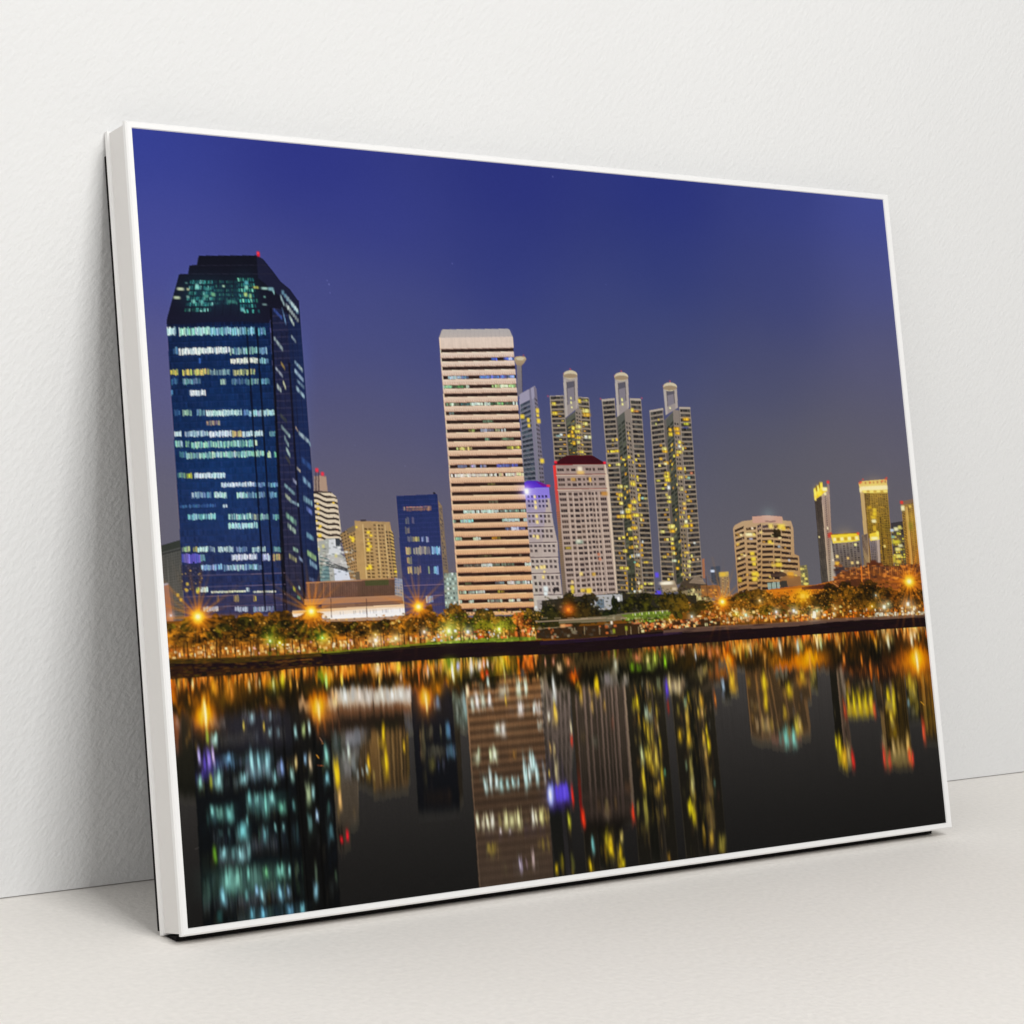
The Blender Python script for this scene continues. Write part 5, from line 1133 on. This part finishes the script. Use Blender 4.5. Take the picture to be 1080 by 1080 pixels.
STREAKS = [
(wA, 200/1080, [(262,440,510,14,(150,180,60)),(305,455,520,30,(150,200,190)),(215,545,640,16,(150,140,220)),(240,560,680,22,(90,70,230)),(270,550,670,22,(120,100,230)),(295,540,640,14,(170,150,240)),(222,700,770,24,(110,160,150)),(282,690,770,14,(170,180,60)),
 (325,670,775,36,(130,190,190)),(470,680,745,40,(110,160,165)),(385,570,630,44,(80,120,150)),(515,560,700,24,(130,185,195)),(555,560,680,24,(120,175,185)),(600,560,680,30,(120,170,180)),(645,670,745,20,(110,160,165)),(685,600,690,22,(110,140,210)),(745,650,730,18,(140,190,180)),(765,585,660,16,(200,170,110)),
 (820,570,630,14,(120,160,200)),(848,580,680,16,(170,150,120)),(940,530,640,26,(110,170,160)),(945,680,745,28,(90,140,150)),(1000,620,760,22,(238,198,15)),(1015,790,890,14,(220,170,100)),(835,740,860,24,(150,170,130)),(865,760,840,16,(110,150,150)),
 (500,790,870,22,(90,150,150)),(545,790,860,26,(110,170,165)),(590,790,930,30,(100,170,160)),(630,790,860,30,(110,170,165)),(690,840,910,36,(90,165,140)),(755,835,890,14,(80,130,130)),(290,870,930,18,(100,160,155)),(330,880,940,36,(90,140,130)),(390,870,960,34,(100,170,165)),(465,970,1060,50,(90,160,165)),(487,920,980,12,(90,150,150)),
 (590,980,1070,22,(90,150,160)),(697,960,1010,16,(100,150,150)),(650,970,1010,10,(80,120,120)),(845,920,1010,20,(90,140,140)),(888,900,960,16,(140,170,210)),(950,850,920,18,(60,100,90)),(965,980,1060,30,(60,100,110)),(1028,1040,1080,15,(228,20,30)),(1060,1010,1070,16,(230,20,35)),
 (515,330,390,26,(130,170,180)),(470,390,440,10,(200,180,80)),(585,390,440,10,(210,180,70)),(620,420,470,16,(130,170,180)),(665,420,470,14,(100,130,140)),(765,420,490,16,(120,160,160)),(810,400,470,18,(150,170,110)),(843,395,470,12,(150,180,180)),(620,330,380,14,(100,120,130)),
 (640,130,210,10,(195,235,145)),(690,110,190,18,(232,222,30)),(100,140,210,16,(205,150,50)),(140,150,205,16,(195,130,40)),(178,150,200,10,(235,205,145)),(120,150,200,8,(60,36,8)),(295,150,230,26,(205,140,20)),(375,140,260,34,(195,120,20)),(400,170,280,20,(190,115,30)),(345,150,220,12,(60,40,10)),(500,140,210,14,(245,215,145)),(540,150,200,10,(225,160,100)),(560,140,190,7,(235,200,150)),
 (735,130,210,12,(210,150,40)),(775,150,210,8,(210,150,70)),(940,120,200,9,(190,230,120)),(920,110,160,12,(120,160,20)),(1030,120,180,10,(245,215,120)),(160,240,300,12,(180,110,20)),(210,250,320,14,(150,90,10)),(680,240,300,30,(150,100,50)),(600,240,290,14,(150,100,20)),(455,210,300,10,(70,44,8)),(990,230,300,26,(230,180,120))]),
(wB, 190/1080, [(265,540,635,20,(110,175,45)),(315,540,610,36,(110,160,165)),(375,540,600,16,(90,140,140)),(420,540,625,40,(120,170,175)),(465,500,610,18,(100,150,150)),(340,670,810,56,(100,160,150)),(395,670,800,60,(96,150,138)),(500,660,780,60,(74,112,104)),(465,660,740,16,(90,150,140)),(570,650,720,34,(90,160,110)),(660,640,720,46,(110,185,165)),(710,640,710,16,(110,170,170)),
 (600,740,790,40,(70,90,80)),(315,790,890,30,(110,170,190)),(515,770,830,20,(110,150,180)),(550,780,870,26,(120,180,205)),(660,770,860,30,(110,170,200)),(705,760,830,20,(100,140,170)),(220,740,880,40,(54,80,72)),(455,800,860,16,(80,130,130)),(715,880,950,34,(90,150,190)),(790,870,940,26,(100,170,190)),(555,900,980,34,(90,155,185)),(490,900,980,24,(80,140,160)),(295,920,990,30,(40,80,80)),(600,890,960,20,(50,80,70)),
 (870,640,760,12,(90,110,90)),(868,750,850,24,(110,160,180)),(760,630,690,16,(60,80,60)),(760,740,810,18,(40,60,40)),(990,680,740,12,(60,80,60)),(755,380,480,12,(40,60,60)),(630,400,440,10,(90,130,130)),(300,430,470,20,(60,90,90)),(350,420,470,14,(60,90,90))]),
(wC, 170/1080, [(215,235,345,46,(215,222,218)),(265,230,335,26,(180,180,178)),(310,230,340,40,(215,205,195)),(345,230,330,12,(150,140,130)),(372,240,345,30,(200,195,190)),(432,235,330,30,(205,205,195)),(465,230,330,20,(215,215,205)),(500,230,330,22,(180,176,170)),(535,240,315,46,(228,233,230)),(590,225,320,36,(215,215,210)),(640,220,320,26,(210,205,200)),(135,230,320,22,(200,150,90)),(158,250,330,12,(215,180,140)),
 (970,60,110,24,(170,175,225)),(935,70,190,13,(225,240,175)),(900,30,110,50,(96,126,28)),(60,100,190,18,(110,150,20)),(88,150,230,12,(170,220,110)),(40,120,170,30,(130,140,20)),(190,120,210,12,(235,190,40)),(255,90,150,60,(205,125,20)),(430,80,130,30,(215,200,180)),(445,140,220,10,(240,190,90)),(510,80,140,8,(230,190,110)),(575,65,130,26,(225,200,50)),(590,130,190,14,(210,170,130)),(740,70,180,9,(225,140,70)),(768,90,160,14,(210,200,190)),(803,70,160,12,(240,190,60)),(840,200,270,26,(195,115,10)),
 (470,480,600,20,(235,192,20)),(488,640,830,22,(240,198,25)),(155,720,890,30,(240,200,25)),(372,690,790,20,(235,180,30)),(180,910,1040,20,(215,170,100)),(610,590,670,14,(200,160,30)),(237,610,720,18,(200,215,205)),(205,640,710,14,(150,165,155)),(270,660,800,24,(130,140,140)),(300,780,850,14,(150,160,160)),(333,770,820,12,(150,160,155)),(362,750,810,14,(170,190,180)),(410,790,850,12,(150,130,70)),
 (835,280,360,26,(120,140,170)),(905,470,570,24,(84,126,158)),(930,620,690,46,(70,98,114)),(825,620,680,90,(72,70,58)),(735,490,700,24,(84,78,56)),(790,490,560,24,(80,75,60)),(795,700,780,36,(90,85,45)),(855,480,540,10,(100,95,80)),(750,780,870,14,(55,52,35)),(300,510,610,96,(104,106,112)),(150,520,640,30,(84,92,92)),(1065,280,370,20,(190,210,205)),(1020,330,450,16,(130,160,150)),(1040,210,290,16,(230,190,150))]),
(wD, 170/1080, [(108,140,250,12,(228,243,195)),(232,110,210,24,(215,210,200)),(265,100,170,10,(235,190,120)),(290,110,180,26,(205,195,175)),(320,110,170,10,(215,160,150)),(345,110,160,12,(205,200,190)),(310,180,240,22,(232,90,20)),(340,180,220,20,(195,50,20)),(405,110,190,12,(205,160,30)),(430,100,200,30,(190,150,30)),(453,110,250,8,(225,225,115)),(475,90,180,14,(215,165,30)),(510,90,190,20,(180,130,30)),(615,80,170,26,(225,110,25)),(640,100,190,24,(210,100,20)),(665,80,150,12,(225,130,50)),(680,190,230,10,(190,150,80)),(578,170,220,22,(50,66,76)),
 (730,90,150,12,(190,130,100)),(785,90,140,14,(200,130,100)),(825,130,190,30,(190,160,120)),(885,100,150,20,(205,120,70)),(240,350,440,18,(190,205,190)),(272,340,445,26,(218,228,218)),(310,330,430,26,(160,170,155)),(357,340,430,20,(200,220,210)),(348,230,300,16,(160,180,170)),(300,260,330,26,(110,100,80)),(445,270,360,60,(150,150,135)),(550,230,355,34,(180,200,175)),(597,235,345,20,(180,205,180)),(465,340,410,12,(210,170,60)),(560,380,475,36,(232,232,222)),(655,400,470,16,(180,190,185)),(682,385,470,28,(212,217,212)),(410,530,600,30,(180,190,175)),(447,520,615,34,(200,215,200)),(690,510,570,22,(160,165,155)),
 (275,710,800,32,(180,200,165)),(362,710,790,16,(180,195,150)),(390,700,795,34,(180,195,165)),(525,710,760,18,(170,120,50)),(330,900,1000,22,(165,215,225)),(360,840,990,16,(178,222,232)),(403,890,985,20,(170,220,220)),(433,895,985,24,(150,215,205)),(475,895,970,20,(150,210,205)),(515,890,960,22,(150,200,200)),(545,890,960,16,(150,190,190)),(585,750,970,18,(165,210,220)),(600,830,960,18,(160,210,225)),(632,730,870,22,(165,210,235)),(650,750,860,14,(160,205,225)),(620,810,940,18,(170,210,215)),(670,800,950,22,(160,200,205)),(712,760,850,10,(130,150,170)),(722,830,940,14,(160,160,170)),
 (785,220,370,20,(200,215,200)),(790,390,500,14,(238,192,60)),(803,430,520,16,(238,197,80)),(752,450,510,14,(215,205,190)),(900,510,610,10,(220,190,150)),(906,610,680,14,(222,50,30)),(800,740,930,20,(210,195,140)),(757,840,890,10,(200,170,80)),(790,650,720,12,(200,180,120)),(763,660,720,10,(190,150,80)),(945,240,300,22,(222,172,30)),(1070,240,310,20,(238,202,20)),(1042,360,430,12,(220,160,60)),(970,300,380,8,(190,150,90)),(205,280,360,12,(235,190,150)),(185,330,480,24,(120,140,140))]),
(wE, 170/1080, [(275,445,540,18,(215,205,165)),(312,455,545,20,(200,195,160)),(343,450,545,20,(210,215,165)),(373,440,540,22,(225,230,185)),(425,460,560,20,(140,125,80)),(465,420,540,32,(205,205,140)),(505,430,530,40,(190,190,130)),(550,415,540,34,(210,210,140)),(645,410,520,20,(210,210,185)),(668,420,510,14,(190,185,150)),(703,405,510,26,(210,200,125)),(738,410,490,22,(170,150,80)),(432,540,580,12,(160,150,150)),(492,530,570,12,(150,140,150)),(375,640,710,46,(140,120,50)),(350,650,700,16,(150,130,60)),(690,620,670,20,(100,80,50)),(716,610,680,14,(130,110,50)),(750,600,680,14,(120,100,50)),
 (563,730,830,18,(175,165,230)),(605,740,800,10,(120,100,110)),(645,680,800,16,(170,150,150)),(805,770,840,20,(200,170,20)),(840,710,800,26,(120,110,20)),(888,440,540,20,(190,190,50)),(982,420,520,16,(228,50,20)),(1045,590,690,18,(110,190,190)),(1035,740,840,28,(228,188,20)),(912,720,840,20,(90,90,40)),(910,260,390,14,(230,40,20))]),
(wF, 180/1080, [(235,80,170,26,(222,222,192)),(180,190,255,56,(136,126,126)),(290,190,250,22,(120,112,104)),(118,210,310,18,(232,192,20)),(10,240,300,16,(210,150,30)),(85,340,410,10,(200,170,110)),(165,340,400,8,(190,150,60)),(375,60,110,50,(190,110,70)),(437,70,140,22,(215,200,120)),(480,50,130,26,(190,205,70)),(548,80,150,18,(140,205,30)),(340,120,170,24,(120,170,20)),(380,130,170,30,(100,140,20)),(450,120,165,56,(130,150,60)),(232,40,80,10,(140,160,20)),(655,30,70,30,(180,130,100)),(600,60,110,10,(190,150,50)),(785,20,70,14,(205,120,50)),(830,20,110,24,(190,110,60)),(880,20,80,20,(200,120,60)),(985,20,60,20,(190,180,110)),(1023,30,110,10,(220,160,40)),(1060,20,80,20,(70,90,20)),
 (555,230,340,20,(90,60,225)),(565,360,440,14,(150,40,30)),(573,190,310,20,(225,200,130)),(612,210,310,24,(200,180,130)),(636,220,320,14,(200,180,130)),(505,210,280,20,(140,150,110)),(350,340,405,18,(180,160,20)),(372,325,415,18,(210,185,20)),(380,440,510,12,(170,130,30)),(447,345,430,14,(180,160,40)),(428,390,480,20,(190,215,190)),(452,410,470,20,(180,200,190)),(415,470,560,12,(190,160,30)),(435,470,640,14,(220,190,50)),(458,470,640,14,(220,190,60)),(490,360,480,12,(190,160,50)),(500,480,560,10,(200,170,110)),(512,560,680,14,(210,180,40)),
 (400,650,760,22,(200,210,150)),(430,650,740,22,(210,185,50)),(450,660,760,22,(215,190,60)),(485,650,800,28,(220,190,70)),(470,740,820,18,(190,160,40)),(408,780,940,18,(225,195,40)),(522,740,900,18,(220,195,40)),(495,870,950,34,(215,170,50)),(545,790,830,14,(90,150,110)),(375,990,1060,14,(120,110,50)),(422,980,1070,20,(150,140,50)),(543,1010,1070,14,(150,130,50)),(178,990,1060,18,(110,95,60)),
 (675,340,400,18,(150,180,140)),(683,400,520,20,(200,165,60)),(693,540,640,22,(230,185,40)),(640,530,610,22,(225,175,25)),(630,370,440,14,(160,140,50)),(695,300,360,12,(180,160,30)),(755,390,460,14,(200,170,50)),(775,310,400,20,(220,160,40)),(783,400,460,14,(215,170,90)),(790,550,640,18,(200,160,50)),(808,510,590,14,(200,170,30)),(820,590,690,18,(225,200,20)),(805,650,740,16,(190,150,70)),(815,750,860,14,(170,140,70)),(707,710,820,18,(180,165,80)),(680,740,800,12,(110,130,100)),(715,820,960,22,(200,190,110)),(700,990,1080,18,(200,180,20)),(720,1000,1080,22,(220,200,30)),
 (830,860,960,28,(150,120,60)),(820,1000,1070,46,(130,110,50)),(860,860,900,12,(60,90,80)),(865,320,390,12,(190,110,40)),(870,100,200,20,(150,84,40)),(912,220,290,16,(140,165,185)),(970,180,270,30,(220,165,40)),(945,90,180,10,(210,130,30)),(740,50,100,8,(190,190,190)),(770,140,200,28,(150,130,90))]),
(wG, 220/1080, [(318,500,580,16,(110,180,180)),(385,470,570,24,(190,170,30)),(410,500,560,22,(190,160,30)),(413,540,610,26,(232,192,20)),(455,550,640,22,(232,192,20)),(467,480,540,16,(190,170,90)),(475,620,670,18,(190,170,20)),(460,630,680,18,(200,170,20)),(550,330,400,12,(130,120,60)),(590,320,460,20,(150,140,60)),(655,350,410,16,(120,100,40)),(690,340,390,12,(150,130,50)),(712,580,640,14,(190,140,40)),(820,320,390,20,(200,185,20)),(840,360,440,20,(212,192,20)),
 (930,470,550,20,(190,155,50)),(893,450,510,14,(150,120,40)),(985,500,590,30,(170,155,60)),(930,360,470,26,(120,95,50)),(525,340,430,20,(232,50,20)),(270,370,460,15,(225,50,20))]),
(wH, 250/1080, [(295,470,565,22,(110,190,175)),(330,470,560,22,(120,200,185)),(270,480,540,12,(80,130,120)),(195,210,310,16,(225,195,30)),(203,310,385,14,(210,180,30)),(308,260,320,22,(200,170,20)),(290,370,420,14,(170,140,40)),(345,420,500,20,(200,180,60)),(360,430,490,12,(190,160,90)),(190,410,480,14,(170,140,80)),(212,410,480,14,(185,150,90)),(163,420,480,12,(170,140,100)),(230,420,480,10,(180,150,60)),(370,200,260,28,(190,150,30)),(525,500,570,12,(210,190,20)),(540,510,620,16,(238,207,20)),(560,560,650,22,(225,170,30)),(580,530,630,14,(190,160,90)),(600,580,660,14,(222,40,30)),
 (580,300,405,16,(200,170,20)),(603,300,410,18,(232,202,20)),(630,300,410,18,(222,192,20)),(655,305,405,18,(228,197,20)),(682,300,400,18,(222,187,30)),(562,340,420,12,(190,70,30)),(698,350,420,12,(200,70,40)),(760,290,360,18,(220,190,20)),(782,280,400,16,(222,197,30)),(775,390,450,14,(210,180,50)),(740,500,570,18,(150,130,90)),(785,520,610,14,(190,160,100)),(805,515,600,14,(185,155,90)),(825,520,600,14,(180,150,90)),(850,500,600,18,(215,175,90)),(740,550,650,14,(218,60,40)),(765,580,655,15,(212,60,40)),(860,570,640,16,(228,80,40)),(872,580,640,11,(212,60,40)),(920,430,540,13,(212,70,40)),
 (858,210,290,12,(190,160,30)),(878,240,330,14,(200,170,50)),(890,330,390,14,(140,120,40)),(855,340,370,10,(110,140,150)),(50,210,290,18,(225,180,40)),(10,250,300,10,(150,170,190)),(30,150,210,8,(210,140,30)),(200,140,210,7,(222,150,50)),(405,130,230,9,(228,150,50)),(270,70,140,9,(222,217,192)),(350,70,130,9,(190,210,200)),(365,60,110,14,(150,170,80)),(437,50,110,9,(243,233,185)),(455,60,110,9,(200,220,160)),(540,70,120,8,(232,182,100)),(762,50,110,9,(233,233,195)),(868,40,100,11,(252,238,195)),(883,30,60,9,(220,200,160)),(135,90,140,7,(190,190,170)),(228,70,110,14,(170,150,50)),(705,60,110,7,(220,170,60)),(900,30,70,8,(225,170,60)),(560,130,180,12,(225,125,40)),(680,150,230,8,(200,110,30)),(640,130,190,8,(215,120,30)),(500,130,180,14,(60,34,8))])]
for zf, k, L_ in STREAKS:
    for x, y0, y1, w_, c in L_:
        if zf in (wA, wB, wD, wE) and c[2] > 100: c = tuple(min(255, v*1.2+6) for v in c)
        X, Ya = zf(x, y0); _, Yb = zf(x, y1); cc = np.array(c, float)
        streak(X, Ya-1, Yb+1, w_*k*1.22, np.clip(cc*(1.0 if cc.max() < 150 else 1.02), 0, 255), .80)
        if cc.max() > 185: streak(X+.1, Ya+(Yb-Ya)*.25, Yb-(Yb-Ya)*.25, w_*k*.5, np.clip(cc*1.12+14, 0, 255), .6)
for x, y0, y1, w_, c in ((216,738,771,3.4,(255,225,90)),(216.2,742,768,2.0,(255,250,205)),(335.6,736,760,3.2,(255,215,90)),(335.9,740,757,1.8,(255,250,205)),(449,726,752,2.8,(255,210,90)),(449.2,732,750,1.5,(255,248,200)),(966,684,713,4.0,(255,200,60)),(966.4,689,708,2.2,(255,248,195)),
                       (580.4,828,850,7,(110,120,245)),(580.2,830,848,4,(240,243,255)),(603.5,665+162,846,0,(0,0,0)),(587,828,846,3.4,(80,60,215)),(590.5,827,846,3,(100,80,235)),(594,827,845,3,(74,52,205)),(597.5,826,845,3,(96,74,230)),
                       (441,700,726,1.4,(215,110,40)),(449,690,722,1.3,(225,130,40))):
    if w_: streak(x, y0, y1, w_, c, .95)
lit(592.5, 837, 13, 17, (84,62,222), .8); lit(596, 836, 3, 15, (110,88,238), .7); lit(580.6, 838.5, 6, 18, (150,165,250), .85, p=2.4); lit(580.6, 839, 3, 12, (245,248,255), .95, p=2.4); glow(590, 837, 9, (40,30,150), .4); glow(226, 806, 9, (40,30,120), .4)
lit(340.8, 785, 2, .9, (200,130,60), .9); line((337.6,778.6),(340.6,783.6), .7, (170,120,90), .8); line((334,796.6),(337,800.6), .9, (215,150,50), .8); line((335,808),(342,808.4), .7, (170,90,50), .7)
line((206,896.8),(210.5,894.6), .6, (96,92,88), .6); line((971,740),(975,744), .8, (210,150,40), .8)
# grain of the night exposure, then the final sample grid
g_ = np.random.default_rng(99).normal(0, 1, (H2//2, W2//2, 1)).astype(np.float32)
img += np.repeat(np.repeat(g_, 2, 0), 2, 1)*1.0
final = np.clip(img.reshape(RH, SS, RW, SS, 3).mean((1, 3)), 0, 255)
# the crispness of a printed photograph
def blur3(a, r):
    k = np.exp(-np.linspace(-1.8, 1.8, 2*r+1)**2); k = (k/k.sum()).astype(np.float32)
    for ax in (0, 1):
        q = np.pad(a, [(r, r) if i == ax else (0, 0) for i in range(3)], mode='edge'); o_ = np.zeros_like(a)
        for i, w_ in enumerate(k): o_ += w_*(q[i:i+a.shape[0]] if ax == 0 else q[:, i:i+a.shape[1]])
        a = o_
    return a
final = np.clip(final+.85*(final-blur3(final, 2)), 0, 255)
lab_s = lab[::SS, ::SS]
# ------------------------------------------------------------------ the print as printed sheets
srgb = final/255.0
linear = np.where(srgb <= 0.04045, srgb/12.92, ((srgb+0.055)/1.055)**2.4)*INK
linear = np.clip(linear, 0.0, 0.93)

def ink_material():
    m, nt, b = new_mat('printed_ink', (0.5, 0.5, 0.5), 0.6, INK_SPEC)
    N, L = nt.nodes, nt.links
    at_ = N.new('ShaderNodeAttribute'); at_.attribute_name = 'ink'; at_.attribute_type = 'GEOMETRY'
    L.new(at_.outputs['Color'], b.inputs['Base Color'])
    tc = N.new('ShaderNodeTexCoord')
    n = N.new('ShaderNodeTexNoise'); n.inputs['Scale'].default_value = 900; n.inputs['Detail'].default_value = 2
    L.new(tc.outputs['Object'], n.inputs['Vector'])
    bp = N.new('ShaderNodeBump'); bp.inputs['Strength'].default_value = 0.03; bp.inputs['Distance'].default_value = 0.001
    L.new(n.outputs['Fac'], bp.inputs['Height']); L.new(bp.outputs['Normal'], b.inputs['Normal'])
    return m
M_INK = ink_material()
X0, X1, Z0, Z1 = PL-0.0004, FW-PR+0.0004, PB-0.0004, FH-PT+0.0004
SHEET_Y = -FD+0.0011

def sheet_mesh(name, mask):
    """one printed area: a square of the sample grid wherever mask is set"""
    jj, ii = np.nonzero(mask)
    corner = np.stack([jj*(RW+1)+ii, (jj+1)*(RW+1)+ii, (jj+1)*(RW+1)+ii+1, jj*(RW+1)+ii+1], 1).astype(np.int64)
    used, inv = np.unique(corner.ravel(), return_inverse=True)
    vy, vx = used//(RW+1), used % (RW+1)
    co_ = np.empty((len(used), 3), np.float32)
    co_[:, 0] = X0+(X1-X0)*vx/RW; co_[:, 1] = SHEET_Y; co_[:, 2] = Z1-(Z1-Z0)*vy/RH
    n = len(jj)
    me = bpy.data.meshes.new(name)
    me.vertices.add(len(used)); me.vertices.foreach_set('co', co_.ravel())
    me.loops.add(n*4); me.loops.foreach_set('vertex_index', inv.astype(np.int32).ravel())
    me.polygons.add(n); me.polygons.foreach_set('loop_start', np.arange(0, n*4, 4, dtype=np.int32))
    # colour at each grid corner = mean of the four samples round it
    at_ = me.attributes.new('ink', 'FLOAT_COLOR', 'POINT')
    c = corner_ink[vy, vx]
    at_.data.foreach_set('color', np.concatenate([c, np.ones((len(c), 1), np.float32)], 1).astype(np.float32).ravel())
    me.update(calc_edges=True); me.validate()
    return me
pad = np.pad(linear, ((1, 1), (1, 1), (0, 0)), mode='edge').astype(np.float32)
corner_ink = (pad[:-1, :-1]+pad[1:, :-1]+pad[:-1, 1:]+pad[1:, 1:])/4
corner_ink = np.clip(corner_ink, 0, .93)

paper = bmesh.new(); box(paper, PL-0.004, FW-PR+0.004, SHEET_Y+0.0006, SHEET_Y+0.0026, PB-0.004, FH-PT+0.004)
m_paper, _, _ = new_mat('paper_white', (0.82, 0.82, 0.81), 0.8, 0.1)
prn = bm_obj('print', paper, m_paper, pic)
prn['label'] = 'night photograph print of lit towers mirrored in dark water'
NAMES = {'sky': ('printed_sky', 'deep blue dusk sky fading to grey at the skyline'), 'water': ('printed_water', 'dark water with long drawn-out reflections of the lights'),
 'shore': ('printed_shore', 'strip of amber lit trees and street lamps above the dark bank'), 'glass_tower': ('printed_tower', 'dark blue glass tower with a stepped black crown and teal lit rows'),
 'striped_tower': ('printed_tower', 'cream and black horizontally striped office tower'), 'red_roof_hotel': ('printed_tower', 'pale hotel tower with a maroon roof'), 'stepped_tower': ('printed_tower', 'white stepped tower with a purple lit roof'),
 'finned_tower_near_hotel': ('printed_tower', 'finned tower with a round head rising behind the maroon roof'), 'finned_tower_middle': ('printed_tower', 'finned tower with a round head right beside the maroon-roofed hotel'), 'finned_tower_right': ('printed_tower', 'finned tower with a round head standing clear to the right of the others'),
 'blue_slab': ('printed_tower', 'plain navy blue slab block left of the striped tower'), 'tan_apartments': ('printed_tower', 'tan apartment block with a column of yellow windows'), 'banded_tower': ('printed_tower', 'cream and black banded tower with two red roof lights'),
 'rounded_tower': ('printed_tower', 'rounded beige apartment tower with a pink roof box'), 'slim_tower': ('printed_tower', 'slim dark tower with a slanted yellow crown'), 'gold_crown_tower': ('printed_tower', 'golden tower with a wide bright crown and red roof lights'),
 'low_yellow_crown_block': ('printed_building', 'low block with a long flat yellow crown'), 'gold_crown_annexe': ('printed_building', 'low annexe with a small yellow crown before the golden tower'), 'dark_lit_tower': ('printed_tower', 'dark block with yellow-green windows beside the golden tower'), 'border_tower': ('printed_tower', 'tan tower cut off by the right border'),
 'grey_fin_tower': ('printed_tower', 'slanted grey tower just right of the striped one'), 'round_head_tower': ('printed_tower', 'thin shaft with a mushroom-shaped head'), 'brown_podium': ('printed_building', 'long low brown building with a white lit sign'), 'white_podium': ('printed_building', 'white stepped podium building beside the glass tower'),
 'grey_block': ('printed_building', 'grey block at the left border'), 'pale_block': ('printed_building', 'small pale green block beside the striped tower'), 'hotel_annexe': ('printed_building', 'low white annexe below the hotel'), 'lit_villa': ('printed_building', 'low villa with a dark pitched roof and lit front'),
 'slate_block': ('printed_building', 'small slate blue block with a white light'), 'yellow_top_block': ('printed_building', 'small tan block with a yellow lit top'), 'balcony_block': ('printed_building', 'small block with yellow lit balconies')}
lab_f = np.where(lab_s == OWNERS['bank'], OWNERS['shore'], lab_s)
for key, (nm, lb) in NAMES.items():
    mk = lab_f == OWNERS[key]
    if not mk.any(): continue
    o = link(nm, sheet_mesh(nm, mk), M_INK, prn)
    o['label'] = lb
